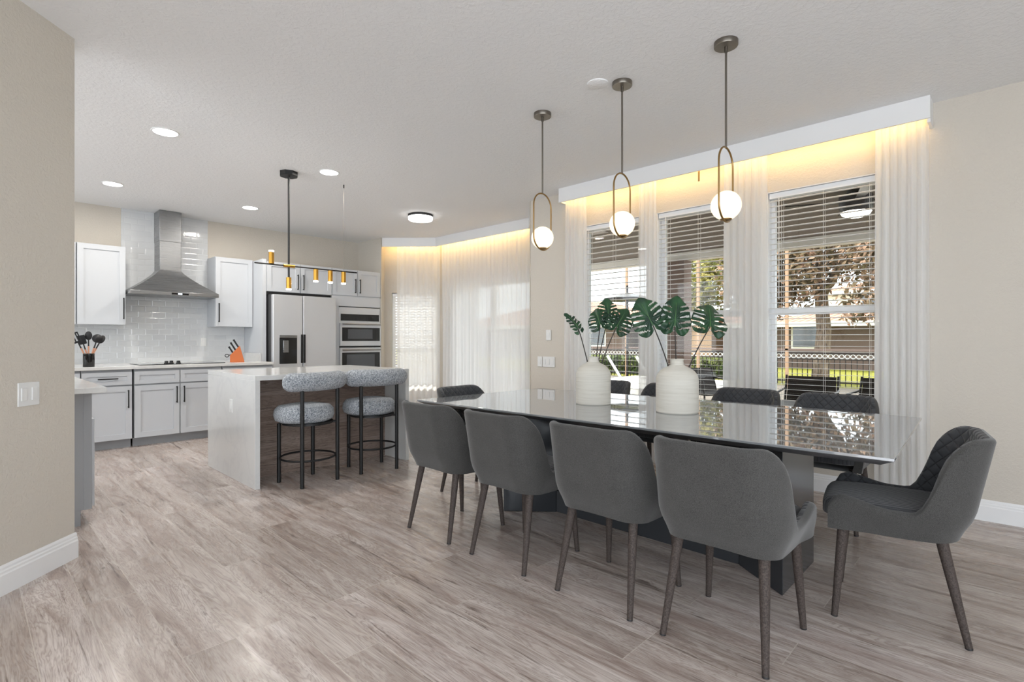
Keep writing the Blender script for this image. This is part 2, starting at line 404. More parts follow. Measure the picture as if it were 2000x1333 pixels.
# windows: frame, meeting rail, panes
def window_unit(idx, y0, y1):
    x = XW + .10
    fr = MB()
    fr.box(x, x + .05, y0, y0 + .035, ZS, ZH); fr.box(x, x + .05, y1 - .035, y1, ZS, ZH)
    fr.box(x, x + .05, y0, y1, ZS, ZS + .035); fr.box(x, x + .05, y0, y1, ZH - .035, ZH)
    o = struct('window_%d' % idx, fr, 'white', bevel=.004)
    mr = MB().box(x - .01, x + .04, y0 + .035, y1 - .035, 1.42, 1.475); obj('meeting_rail', mr, 'white', o, bevel=.003)
    obj('sill', MB().box(XW - .03, x, y0 - .03, y1 + .03, ZS - .03, ZS), 'white', o, bevel=.004)
    jm = MB().box(XW + .001, x, y0 - .001, y0 + .006, ZS, ZH); jm.box(XW + .001, x, y1 - .006, y1 + .001, ZS, ZH); jm.box(XW + .001, x, y0, y1, ZH - .006, ZH + .001)
    obj('jamb', jm, 'white', o)
    obj('pane', MB().box(x + .018, x + .024, y0 + .035, y1 - .035, ZS + .035, 1.425), 'glass', o)
    obj('pane', MB().box(x + .028, x + .034, y0 + .035, y1 - .035, 1.47, ZH - .035), 'glass', o)
for i, (a, b) in enumerate(WIN): window_unit(i + 1, a, b)
# blinds
for (a, b), lab in zip(WIN, ('white slat blind in the nearest window, outdoor ceiling lamp seen through it',
                             'white horizontal slat blind in the middle window, outdoor column seen through it',
                             'white horizontal slat blind in the farthest window beside the light switches')):
    bl = thing('window_blind', lab, 'blind', (XW + .05, (a + b) / 2, ZS), 'window blinds behind the dining table')
    s = MB(); z = ZH - .075; a2, b2 = a + .012, b - .012; pit = .058 if a > 2.6 else .0455; sw = .066 if a > 2.6 else .056
    while z > ZS + .05:
        s.add([(XW + .024, a2, z + .001), (XW + sw, a2, z - .001), (XW + sw, b2, z - .001), (XW + .024, b2, z + .001),
               (XW + .024, a2, z + .004), (XW + sw, a2, z + .002), (XW + sw, b2, z + .002), (XW + .024, b2, z + .004)],
              [(0, 3, 2, 1), (4, 5, 6, 7), (0, 1, 5, 4), (1, 2, 6, 5), (2, 3, 7, 6), (3, 0, 4, 7)]); z -= pit
    obj('slats', s, 'slat', bl)
    obj('head_rail', MB().box(XW + .018, XW + .08, a2, b2, ZH - .055, ZH - .008), 'white', bl, bevel=.004)
    obj('bottom_rail', MB().box(XW + .022, XW + .072, a2, b2, ZS + .012, ZS + .03), 'white', bl, bevel=.003)
    cd = MB()
    for f in (.12, .5, .88):
        yy = a2 + (b2 - a2) * f
        for xx in (XW + .020, XW + .074): cd.box(xx - .0008, xx + .0008, yy - .0008, yy + .0008, ZS + .02, ZH - .05)
    obj('ladder_cord', cd, 'slat', bl)
    obj('tilt_wand', MB().cyl((XW + .01, b2 - .08, ZH - .05), (XW + .01, b2 - .08, 1.55), .003, n=6), 'slat', bl)

# bay window (left, behind sheer) and sliding door
def slabA_obj(name, lst, m, parent=None, st=False):
    mb = MB()
    for q in lst: slabA(mb, *q)
    return struct(name, mb, m) if st else obj(name, mb, m, parent)
w4 = slabA_obj('window_4', [(s0, s0 + .05, .05, .1, .5, 2), (s1 - .05, s1, .05, .1, .5, 2), (s0, s1, .05, .1, .5, .55), (s0, s1, .05, .1, 1.95, 2), (s0, s1, .05, .1, 1.22, 1.27)], 'white', st=True)
slabA_obj('pane', [(s0 + .05, s1 - .05, .07, .076, .55, 1.95)], 'glass', w4)
bl = thing('window_blind', 'white slat blind behind the sheer curtain of the kitchen nook window', 'blind', (*A(.5, .02), .5), 'nook blinds')
s = MB(); z = 1.93
while z > .56: slabA(s, s0 + .01, s1 - .01, .026, .031, z, z + .034); z -= .0445
obj('slats', s, 'slat', bl); hr = MB(); slabA(hr, s0 + .01, s1 - .01, .01, .05, 1.94, 1.985); obj('head_rail', hr, 'white', bl)
dr = MB()
x = XB + .04
for y0, y1, xx in ((DY0, DY0 + .88, x), (DY1 - .92, DY1, x + .05)):
    dr.box(xx, xx + .04, y0, y0 + .07, .02, DH - .03); dr.box(xx, xx + .04, y1 - .07, y1, .02, DH - .03); dr.box(xx, xx + .04, y0, y1, .02, .11); dr.box(xx, xx + .04, y0, y1, DH - .10, DH - .03)
d1 = struct('door_1', dr, 'white')
fr = MB().box(XB, XB + .14, DY0 - .03, DY0, 0, DH); fr.box(XB, XB + .14, DY1, DY1 + .03, 0, DH); fr.box(XB, XB + .14, DY0, DY1, DH - .03, DH); fr.box(XB, XB + .14, DY0, DY1, 0, .02)
obj('door_frame', fr, 'white', d1)
obj('pane', MB().box(x + .017, x + .023, DY0 + .07, DY0 + .81, .11, DH - .10), 'glass', d1)
obj('pane', MB().box(x + .067, x + .073, DY1 - .85, DY1 - .07, .11, DH - .10), 'glass', d1)
obj('handle', MB().box(x - .03, x, DY0 + .80, DY0 + .83, .95, 1.15), 'white', d1, bevel=.005)

# valances with warm led strips
def valance(name_label, pts, z0=2.725, inward=(-1, 0), wall=None, ends=()):
    pass
v = thing('curtain_valance', 'long white box valance above the three dining windows with warm light inside', 'valance', (4.6, 2.04, 2.7))
mb = MB().box(4.56, 4.578, .43, 3.66, 2.725, H - .001); mb.box(4.5785, XW - .001, .43, .448, 2.70, H - .001); mb.box(4.5785, XW - .001, 3.642, 3.66, 2.725, H - .001)
obj('fascia', mb, 'white', v)
obj('led_strip', MB().box(4.581, 4.592, .46, 3.63, 2.80, 2.812), 'led', v)
obj('curtain_rail', MB().box(4.645, 4.675, .46, 3.63, 2.835, 2.855), 'white', v)
v = thing('curtain_valance', 'white angled valance around the nook above the full length sheer curtains', 'valance', (5.3, 5.9, 2.7))
mb = MB()
P0, P1, P2, P3 = (4.76, 7.52), (5.35, 6.865), (5.365, 4.83), (4.80, 4.26)
def wallstrip(mb, p, q, th, z0, z1):
    d = Vector((q[0] - p[0], q[1] - p[1])).normalized(); n = Vector((-d.y, d.x)) * th
    if n.x < 0: n = -n
    mb.prism([p, q, (q[0] + n.x, q[1] + n.y), (p[0] + n.x, p[1] + n.y)], z0, z1)
wallstrip(mb, P0, P1, .018, 2.735, H - .001); wallstrip(mb, P1, P2, .018, 2.735, H - .001); wallstrip(mb, P2, P3, .018, 2.735, H - .001)
obj('fascia', mb, 'white', v)
mb = MB(); off = lambda p: (p[0] + .035, p[1] + .01)
wallstrip(mb, (4.815, 7.51), (5.38, 6.885), .012, 2.80, 2.812); wallstrip(mb, (5.39, 6.84), (5.40, 4.86), .012, 2.80, 2.812)
obj('led_strip', mb, 'led', v)

# sheer curtains
def curtain(label, path, zt, folds, amp=.025, spread=1.0, group=None, m='sheer'):
    """path: function s in 0..1 -> (x,y,nx,ny)"""
    n = max(int(folds * 14), 40); rows = []; nz = 14
    ph = random.random() * 6
    fl = [random.uniform(.7, 1.3) for _ in range(64)]
    for iz in range(nz + 1):
        t_ = iz / nz; z = zt + (.012 - zt) * t_
        row = []
        for i in range(n + 1):
            s_ = i / n; x_, y_, nx, ny = path(.5 + (s_ - .5) * (1 + (spread - 1) * t_))
            a = amp * (.55 + .45 * t_) * fl[int(s_ * folds * 2) % 64]
            w_ = a * sin(2 * pi * folds * s_ + ph + .5 * sin(3 * t_ + s_ * 9)) +   .14 * a * sin(2 * pi * folds * 2.3 * s_ + 1.7 * t_)
            row.append((x_ + nx * w_, y_ + ny * w_, z))
        rows.append(row)
    c = path(.5)
    mb = MB().grid(rows)
    o = D.objects.new('sheer_curtain', None)
    me = obj('sheer_curtain', mb, m, smooth=180)
    D.objects.remove(o)
    tag(me, label, 'curtain', group)
    return me
def ypath(x, y0, y1): return lambda s: (x, y0 + (y1 - y0) * s, 1, 0)
G1 = 'sheer curtains at the dining windows'
curtain('white sheer curtain at the far end, beside the light switches', ypath(4.655, 3.36, 3.645), 2.83, 5, .022, 1.25, G1)
curtain('narrow white sheer curtain between the farthest and the middle window', ypath(4.655, 2.53, 2.72), 2.83, 4, .022, 1.15, G1)
curtain('white sheer curtain between the middle and the nearest window', ypath(4.655, 1.51, 1.87), 2.83, 6, .022, 1.05, G1)
curtain('wide white sheer curtain against the bare beige wall on the right', ypath(4.655, .445, .755), 2.83, 6, .026, 1.05, G1)
q0 = Vector((4.99, 7.42)); q1 = Vector((5.47, 6.90)); dd = (q1 - q0).normalized()
curtain('white sheer curtain across the angled nook window beside the ovens', lambda s: (q0.x + (q1.x - q0.x) * s, q0.y + (q1.y - q0.y) * s, dd.y * -1, dd.x), 2.83, 7, .022, 1.0, 'sheer nook curtains', 'sheer_dense')
curtain('left white sheer panel over the sliding door, next to the angled window', ypath(5.475, 6.02, 6.85), 2.83, 10, .028, 1.0, 'sheer nook curtains', 'sheer_dense')
curtain('right white sheer panel over the sliding door, next to the grey wall corner', ypath(5.475, 4.86, 6.02), 2.83, 13, .028, 1.0, 'sheer nook curtains', 'sheer_dense')
tag(obj('curtain_wand', MB().cyl((4.62, 2.085, 2.648), (4.62, 2.085, 2.80), .008, n=8), 'brass'), 'short brass rod end hanging below the valance between two windows', 'curtain rod')

# wall switches and outlets
def plate(name, label, cat, org, ux, uz, nrm, w_, h_, gangs):
    """org = lower-left corner; ux horizontal unit (x,y); nrm outward (x,y)"""
    t_ = thing(name, label, cat, org)
    def bx(a0, a1, z0, z1, o0, o1):
        f = lambda a, o: (org[0] + ux[0] * a + nrm[0] * o, org[1] + ux[1] * a + nrm[1] * o)
        return MB().prism([f(a0, o0), f(a1, o0), f(a1, o1), f(a0, o1)], org[2] + z0, org[2] + z1)
    obj('plate', bx(0, w_, 0, h_, -.001, .006), 'white_plastic', t_, bevel=.002)
    g = w_ / gangs
    for i in range(gangs): obj('rocker', bx(g * i + g / 2 - .016, g * i + g / 2 + .016, h_ / 2 - .032, h_ / 2 + .032, .004, .010), 'white_plastic', t_, bevel=.002)
    return t_
plate('light_switch', 'white double rocker switch on the diagonal hall wall at left', 'light switch', (.187, 3.532, .88), (c45, c45), 1, (c45, -c45), .118, .117, 2)
plate('light_switch', 'single white rocker switch, upper one on the grey wall', 'light switch', (4.735, 3.985, 1.205), (0, -1), 1, (-1, 0), .075, .12, 1)
plate('light_switch', 'narrow white switch plate below, on the side nearer the sliding door', 'light switch', (4.735, 4.115, .892), (0, -1), 1, (-1, 0), .07, .12, 1)
plate('light_switch', 'wide white three gang switch plate just left of the sheer curtain', 'light switch', (4.735, 4.035, .892), (0, -1), 1, (-1, 0), .18, .12, 3)
plate('wall_outlet', 'white outlet on the tiled backsplash left of the knife block', 'outlet', (2.30, YK - .012, 1.12), (1, 0), 1, (0, -1), .07, .115, 1)

# ------------------------------------------------------------------ kitchen
def shaker(mb, x0, x1, z0, z1, yf, rail=.06, th=.02, rec=.013):
    mb.box(x0, x0 + rail, yf, yf + th, z0, z1); mb.box(x1 - rail, x1, yf, yf + th, z0, z1)
    mb.box(x0 + rail, x1 - rail, yf, yf + th, z0, z0 + rail); mb.box(x0 + rail, x1 - rail, yf, yf + th, z1 - rail, z1)
    mb.box(x0 + rail, x1 - rail, yf + rec, yf + th, z0 + rail, z1 - rail); return mb
def handle_v(x, z0, z1, yf, parent):
    mb = MB().box(x - .006, x + .006, yf - .034, yf - .022, z0, z1); mb.box(x - .005, x + .005, yf - .024, yf + .001, z0 + .004, z0 + .016); mb.box(x - .005, x + .005, yf - .024, yf + .001, z1 - .016, z1 - .004)
    return obj('handle', mb, 'black', parent, bevel=.002)
def handle_h(x0, x1, z, yf, parent):
    mb = MB().box(x0, x1, yf - .034, yf - .022, z - .006, z + .006); mb.box(x0 + .004, x0 + .016, yf - .024, yf + .001, z - .005, z + .005); mb.box(x1 - .016, x1 - .004, yf - .024, yf + .001, z - .005, z + .005)
    return obj('handle', mb, 'black', parent, bevel=.002)
def door(t_, x0, x1, z0, z1, yf, hx=None, hz=None, g=.0035):
    d = obj('door', shaker(MB(), x0 + g, x1 - g, z0 + g, z1 - g, yf), 'cab', t_)
    if hx: handle_v(hx, hz[0], hz[1], yf, d)
    return d
def drawer(t_, x0, x1, z0, z1, yf, hx=None, hz=None, g=.0035):
    d = obj('drawer', shaker(MB(), x0 + g, x1 - g, z0 + g, z1 - g, yf, .045), 'cab', t_)
    if hx: handle_h(hx[0], hx[1], hz, yf, d)
    return d
BF = 7.165
def base_cab(label, x0, x1, name='base_cabinet'):
    t_ = thing(name, label, 'cabinet', ((x0 + x1) / 2, 7.7, 0), 'base cabinets along the tiled wall')
    obj('body', MB().box(x0 + .001, x1 - .001, BF + .02, YK - .02, .10, .878), 'toe', t_)
    obj('toe_kick', MB().box(x0 + .001, x1 - .001, BF + .085, BF + .10, 0, .10), 'toe', t_)
    return t_
b = base_cab('grey base cabinet at the far left, mostly hidden behind the peninsula', .30, .868)
drawer(b, .30, .868, .705, .855, BF); door(b, .30, .868, .10, .69, BF)
b = base_cab('grey base cabinet left of the cooktop with a black handled drawer over one door', .872, 1.322)
drawer(b, .872, 1.322, .705, .855, BF, (1.01, 1.19), .78); door(b, .872, 1.322, .10, .695, BF, 1.283, (.45, .65))
b = base_cab('wide grey base cabinet under the cooktop with two doors and two plain drawer fronts', 1.338, 2.24)
drawer(b, 1.338, 1.786, .705, .855, BF); drawer(b, 1.79, 2.24, .705, .855, BF)
door(b, 1.338, 1.786, .10, .695, BF, 1.752, (.47, .665)); door(b, 1.79, 2.24, .10, .695, BF, 1.828, (.47, .665))
b = base_cab('narrow grey base cabinet between the cooktop and the fridge panel', 2.25, 2.865)
drawer(b, 2.25, 2.865, .705, .855, BF); door(b, 2.25, 2.865, .10, .695, BF)
tag(obj('countertop', MB().box(-.2, 2.868, 7.14, YK - .013, .88, .915), 'quartz', bevel=.003), 'white quartz countertop with the cooktop along the tiled wall', 'countertop')
tag(obj('side_splash', MB().box(2.852, 2.868, 7.56, YK - .02, .9155, 1.02), 'quartz'), 'low white quartz upstand against the fridge side panel', 'upstand')
def upper(label, x0, x1, z0, z1, yf, doors, back=YK - .013, grp='upper cabinets'):
    t_ = thing('wall_cabinet', label, 'cabinet', ((x0 + x1) / 2, back - .1, z0), grp)
    obj('body', MB().box(x0, x1, yf + .02, back, z0, z1), 'cab', t_)
    for a in doors: door(t_, *a)
    return t_
upper('light grey wall cabinet at the far left edge, cut off by the hall wall', .44, .912, 1.39, 2.345, 7.865, [(.44, .912, 1.39, 2.345, 7.865)])
upper('light grey wall cabinet left of the range hood', .918, 1.385, 1.39, 2.345, 7.865, [(.918, 1.385, 1.39, 2.345, 7.865, 1.361, (1.46, 1.72))])
upper('light grey wall cabinet right of the range hood above the knife block', 2.382, 2.866, 1.39, 2.345, 7.865, [(2.382, 2.866, 1.39, 2.345, 7.865, 2.423, (1.45, 1.71))])
upper('wide light grey wall cabinet with two doors above the fridge', 2.925, 3.882, 1.885, 2.305, 7.51,
      [(2.925, 3.395, 1.885, 2.305, 7.51, 3.355, (1.93, 2.15)), (3.397, 3.882, 1.885, 2.305, 7.51, 3.437, (1.93, 2.15))])
t_ = thing('tall_oven_cabinet', 'tall light grey cabinet housing the double oven at the right end', 'cabinet', (4.3, 7.9, 0))
bd = MB().box(3.886, 4.725, 7.53, YK - .01, 1.73, 2.305); bd.box(3.886, 4.725, 7.53, YK - .01, 0, .69); bd.box(3.886, 3.996, 7.53, YK - .01, .69, 1.73); bd.box(4.0, 4.725, 8.15, YK - .01, .69, 1.73)
obj('body', bd, 'cab', t_)
door(t_, 3.886, 4.312, 1.895, 2.305, 7.51, 4.270, (1.94, 2.16)); door(t_, 4.314, 4.73, 1.895, 2.305, 7.51, 4.352, (1.94, 2.16))
obj('filler', MB().box(3.886, 4.73, 7.518, 7.53, 1.73, 1.885), 'cab', t_)
obj('side_stile', MB().box(3.886, 4.0, 7.518, 7.53, .1, 1.728), 'cab', t_)
tag(obj('fridge_side_panel', MB().box(2.872, 2.918, 7.52, YK - .01, 0, 2.33), 'cab'), 'tall light grey end panel between the countertop and the fridge', 'panel')

# refrigerator
f = thing('refrigerator', 'large stainless side by side refrigerator with black ice and water dispenser', 'refrigerator', (3.4, 7.8, 0))
FY = 7.35
obj('body', MB().box(2.945, 3.868, FY + .075, 8.12, .02, 1.84), 'gray_steel', f)
obj('top_gap', MB().box(2.926, 3.872, 7.53, 8.0, 1.842, 1.884), 'dark', f)
l = obj('door', MB().box(2.945, 3.358, FY, FY + .07, .06, 1.835), 'fridge', f, bevel=.008); r = obj('door', MB().box(3.368, 3.868, FY, FY + .07, .06, 1.835), 'fridge', f, bevel=.008)
obj('handle', MB().box(3.330, 3.357, FY - .014, FY + .002, .88, 1.285), 'black', l, bevel=.004); obj('handle', MB().box(3.369, 3.396, FY - .014, FY + .002, .88, 1.285), 'black', r, bevel=.004)
dp = obj('water_dispenser', MB().box(3.03, 3.275, FY - .006, FY + .004, .875, 1.235), 'blackgloss', l, bevel=.003)
obj('trim', MB().box(3.03, 3.275, FY - .012, FY + .002, 1.236, 1.275), 'steel', l, bevel=.003)
obj('spout', MB().box(3.075, 3.15, FY - .022, FY - .004, 1.03, 1.20), 'steel', l, bevel=.006)

# double oven
o = thing('double_wall_oven', 'stainless double wall oven with microwave above, in the tall cabinet', 'oven', (4.36, 7.55, .7))
OY = 7.515
obj('frame', MB().box(4.0, 4.725, OY, OY + .07, .70, 1.715), 'fridge', o, bevel=.003)
obj('control_panel', MB().box(4.03, 4.70, OY - .008, OY, 1.505, 1.61), 'blackgloss', o, bevel=.002)
du = obj('upper_door', MB().box(4.005, 4.72, OY - .035, OY - .004, 1.115, 1.47), 'fridge', o, bevel=.004)
obj('window', MB().box(4.035, 4.695, OY - .038, OY - .034, 1.19, 1.40), 'blackgloss', du)
obj('inner_window', MB().box(4.13, 4.56, OY - .041, OY - .037, 1.225, 1.375), 'greyglass', du)
mb = MB().cyl((4.03, OY - .065, 1.45), (4.69, OY - .065, 1.45), .011); mb.box(4.05, 4.07, OY - .06, OY - .03, 1.442, 1.458); mb.box(4.65, 4.67, OY - .06, OY - .03, 1.442, 1.458)
obj('handle', mb, 'steel', du, smooth=40)
dl = obj('lower_door', MB().box(4.005, 4.72, OY - .035, OY - .004, .715, 1.085), 'fridge', o, bevel=.004)
obj('vent', MB().box(4.005, 4.72, OY - .012, OY, 1.088, 1.112), 'dark', o)
obj('window', MB().box(4.035, 4.695, OY - .038, OY - .034, .74, 1.01), 'blackgloss', dl)
obj('inner_window', MB().box(4.11, 4.60, OY - .041, OY - .037, .75, .98), 'greyglass', dl)
mb = MB().cyl((4.03, OY - .065, 1.05), (4.69, OY - .065, 1.05), .011); mb.box(4.05, 4.07, OY - .06, OY - .03, 1.042, 1.058); mb.box(4.65, 4.67, OY - .06, OY - .03, 1.042, 1.058)
obj('handle', mb, 'steel', dl, smooth=40)

# range hood
h = thing('range_hood', 'stainless chimney range hood above the cooktop', 'range hood', (1.87, 7.95, 1.75))
hx0, hx1, hy0, hy1 = 1.395, 2.375, 7.70, YK - .014
obj('chimney', MB().box(1.752, 1.992, 7.93, hy1, 2.10, 2.50), 'steel', h, bevel=.004)
obj('chimney_sleeve', MB().box(1.748, 1.996, 7.925, hy1, 2.48, H - .002), 'steel', h, bevel=.004)
cs = MB(); lv = 8; rings = []
def rect(k):
    # concave flare
    e = k / lv; g = e ** 1.25 if e > .0 else 0
    return [(1.752 + (hx0 - 1.752) * g, hy1), (1.752 + (hx0 - 1.752) * g, 7.93 + (hy0 - 7.93) * g), (1.992 + (hx1 - 1.992) * g, 7.93 + (hy0 - 7.93) * g), (1.992 + (hx1 - 1.992) * g, hy1)]
vs = []; fs = []
for k_ in range(lv + 1):
    z = 2.11 + (1.815 - 2.11) * (k_ / lv)
    vs += [(x_, y_, z) for x_, y_ in rect(k_)]
for k_ in range(lv):
    for j in range(4): fs.append((k_ * 4 + j, k_ * 4 + (j + 1) % 4, (k_ + 1) * 4 + (j + 1) % 4, (k_ + 1) * 4 + j))
fs += [(0, 1, 2, 3), tuple(lv * 4 + j for j in range(4))]
cs.add(vs, fs); obj('canopy', cs, 'steel', h, smooth=25)
obj('lip', MB().box(hx0, hx1, hy0, hy1, 1.77, 1.815), 'steel', h, bevel=.003)
obj('control_panel', MB().box(1.83, 2.02, hy0 - .003, hy0, 1.782, 1.803), 'blackgloss', h)
obj('display', MB().box(1.90, 1.945, hy0 - .005, hy0 - .002, 1.784, 1.801), mat('blue_white_display', (.8, .9, 1), emit=(.7, .85, 1), es=1.2), h)

# cooktop
ck = thing('cooktop', 'black glass cooktop set in the white countertop', 'cooktop', (1.87, 7.56, .915))
obj('glass_surface', MB().box(1.41, 2.32, 7.28, 7.80, .9155, .922), 'blackgloss', ck, bevel=.002)
for xk, yk in ((1.69, 7.34), (1.755, 7.40), (1.815, 7.34)):
    obj('knob', MB().lathe([(.026, 0), (.026, .01), (.020, .014), (.019, .034), (1e-6, .036)], (xk, yk, .922), 18), 'dark', ck, smooth=40)

# utensil crock and utensils
tag(obj('utensil_crock', MB().lathe([(1e-6, 0), (.05, 0), (.052, .003), (.052, .145), (.048, .145), (.048, .01), (1e-6, .01)], (.955, 7.30, .9155), 32), 'blackgloss', smooth=40), 'black cylindrical utensil crock on the countertop at left', 'utensil holder')
M['wood_handle'] = mat('rosy_wood_handle', srgb(206, 150, 120), .5)
def utensil(label, name, base, tip, head):
    t_ = thing(name, label, 'utensil', base)
    b_, p_ = Vector(base), Vector(tip); d = (p_ - b_)
    hd = b_ + d * .62
    obj('handle', MB().tube([b_, hd], [.007, .008], 8), 'wood_handle', t_, smooth=40)
    nk = b_ + d * .82
    obj('neck', MB().tube([hd, nk], [.007, .006], 8), 'dark', t_, smooth=40)
    # head in a plane facing the camera roughly (x-z), tilted with the handle
    dz = d.normalized(); sx = Vector((.9, -.43, 0)); sx = (sx - dz * sx.dot(dz)).normalized(); nn = dz.cross(sx)
    m4 = Matrix((sx, dz, nn)).transposed().to_4x4(); m4.translation = nk
    mb = MB()
    if head == 'spatula':
        for a in (-.032, -.011, .010, .026): mb.box(a - .004, a + .004, .0, .085, -.002, .002)
        mb.box(-.036, .03, .078, .09, -.002, .002); mb.box(-.036, .03, -.005, .012, -.002, .002)
    elif head == 'spoon': mb.lathe([(1e-6, -.006), (.02, -.005), (.026, .0), (.02, .004), (1e-6, .0)], (0, 0, 0), 20); mb.xf(Matrix.Diagonal((1, 1.5, 1, 1))); mb.v = [(a, b2 + .035, c) for a, b2, c in mb.v]
    elif head == 'ladle': mb.lathe([(1e-6, -.03), (.024, -.022), (.038, 0), (.035, 0), (.022, -.018), (1e-6, -.025)], (0, .035, 0), 20)
    elif head == 'turner': mb.box(-.026, .026, 0, .08, -.003, .003)
    mb.v = [(a * 1.3, b3 * 1.25, c3 * 1.2) for a, b3, c3 in mb.v]
    mb.xf(m4); obj('head', mb, 'dark', t_, smooth=40)
cx, cy, cz = .955, 7.30, .927
utensil('black slotted spatula leaning left in the crock', 'spatula', (cx + .01, cy, cz), (cx - .115, cy - .02, cz + .31), 'spatula')
utensil('black serving spoon, tallest one in the middle of the crock', 'serving_spoon', (cx, cy + .01, cz), (cx - .0, cy + .02, cz + .345), 'spoon')
utensil('black ladle with round bowl leaning right in the crock', 'ladle', (cx - .01, cy - .01, cz), (cx + .075, cy - .02, cz + .31), 'ladle')
utensil('black spoon at the far right of the crock', 'cooking_spoon', (cx - .02, cy + .015, cz), (cx + .12, cy + .03, cz + .30), 'spoon')
utensil('small black turner behind the slotted spatula', 'turner', (cx + .02, cy + .02, cz), (cx - .055, cy + .03, cz + .285), 'turner')

# knife block
M['cherry'] = mat('orange_cherry_wood', srgb(196, 104, 48), .45)
kb = MB(); prof = [(0, 0), (.17, 0), (.115, .215), (.0, .09)]
vs = [(x_, 0, z_) for x_, z_ in prof] + [(x_, .10, z_) for x_, z_ in prof]
kb.add(vs, [(0, 1, 2, 3), (7, 6, 5, 4), (0, 1, 5, 4), (1, 2, 6, 5), (2, 3, 7, 6), (3, 0, 4, 7)])
kx, ky, kz = 2.42, 7.42, .9157
mk = Matrix.Translation((kx, ky, kz)) @ Matrix.Rotation(R(-18), 4, 'Z')
kb.xf(mk)
tag(obj('knife_block', kb, 'cherry', bevel=.004), 'slanted orange wooden knife block on the countertop beside the fridge panel', 'knife block')
i = 0
klab = ['upper back knife, highest black handle in the wooden block', 'upper front black knife handle in the wooden block', 'middle back black knife handle in the wooden block', 'middle front black knife handle in the wooden block', 'lower back black knife handle in the wooden block', 'lower front black knife handle, lowest in the wooden block']
for a in (.85, .55, .28):
    for yy in (.072, .03):
        p = Vector((.115 * a, yy, .09 + .125 * a)); dr_ = Vector((-.5, 0, .87)).normalized()
        L_ = .115 if a > .3 else .09
        mb = MB().tube([p - dr_ * .01, p + dr_ * .02, p + dr_ * L_ * .6, p + dr_ * L_], [.009, .011, .010, .012], 8); mb.xf(mk)
        tag(obj('kitchen_knife', mb, 'dark', smooth=50), klab[i], 'knife', 'knives in the block'); i += 1
mb = MB()
for zz in (0, .03):
    cc = Vector((-.035, .012 + zz, .085)); mb.tube([cc + Vector((.022 * cos(a), 0, .018 * sin(a))) for a in [2 * pi * j / 14 for j in range(14)]], .005, 6, closed=True)
mb.tube([(-.015, .03, .09), (.02, .03, .10)], .006, 6); mb.xf(mk)
tag(obj('kitchen_scissors', mb, 'dark', smooth=60), 'black handled scissors at the front of the wooden knife block', 'scissors')

# peninsula
p = thing('peninsula_cabinet', 'grey peninsula cabinet behind the hall wall at the left edge', 'cabinet', (.3, 4.8, 0))
obj('body', MB().box(.0, .572, 4.39, 5.60, .10, .878), 'toe', p, bevel=.002)
obj('toe_kick', MB().box(.0, .533, 4.392, 5.60, 0, .10), 'toe', p)
obj('end_stile', MB().box(.548, .59, 4.386, 4.43, .10, .878), 'toe', p, bevel=.002)
obj('door', MB().box(.578, .606, 4.40, 4.99, .115, .69), 'cab', p, bevel=.003)
obj('drawer', MB().box(.574, .592, 4.44, 4.99, .70, .865), 'cab', p, bevel=.003)
tag(obj('peninsula_countertop', MB().box(-.1, .625, 4.10, 5.62, .88, .915), 'quartz', bevel=.003), 'white quartz peninsula countertop edge beside the hall wall', 'countertop')

# island
isl = thing('kitchen_island', 'kitchen island with white waterfall quartz sides and dark wood grain back', 'kitchen island', (2.37, 5.0, 0))
ix0, ix1, iy0, iy1 = 1.63, 3.115, 4.425, 5.60
obj('quartz_top', MB().box(ix0, ix1, iy0, iy1, .878, .918), 'quartz', isl, bevel=.002)
obj('waterfall_side', MB().box(ix0, ix0 + .04, iy0, iy1, 0, .878), 'quartz', isl, bevel=.002)
obj('waterfall_side', MB().box(ix1 - .04, ix1, iy0, iy1, 0, .878), 'quartz', isl, bevel=.002)
obj('wood_back_panel', MB().box(ix0 + .04, ix1 - .04, 4.80, 4.82, 0, .877), 'wood_panel', isl)['label'] = 'dark wood grain back panel'
obj('cabinet_body', MB().box(ix0 + .04, ix1 - .04, 4.82, iy1 - .03, .1, .877), 'toe', isl)
plate('wall_outlet', 'white outlet on the quartz side of the island', 'outlet', (ix0, 5.0, .575), (0, -1), 1, (-1, 0), .07, .115, 1)

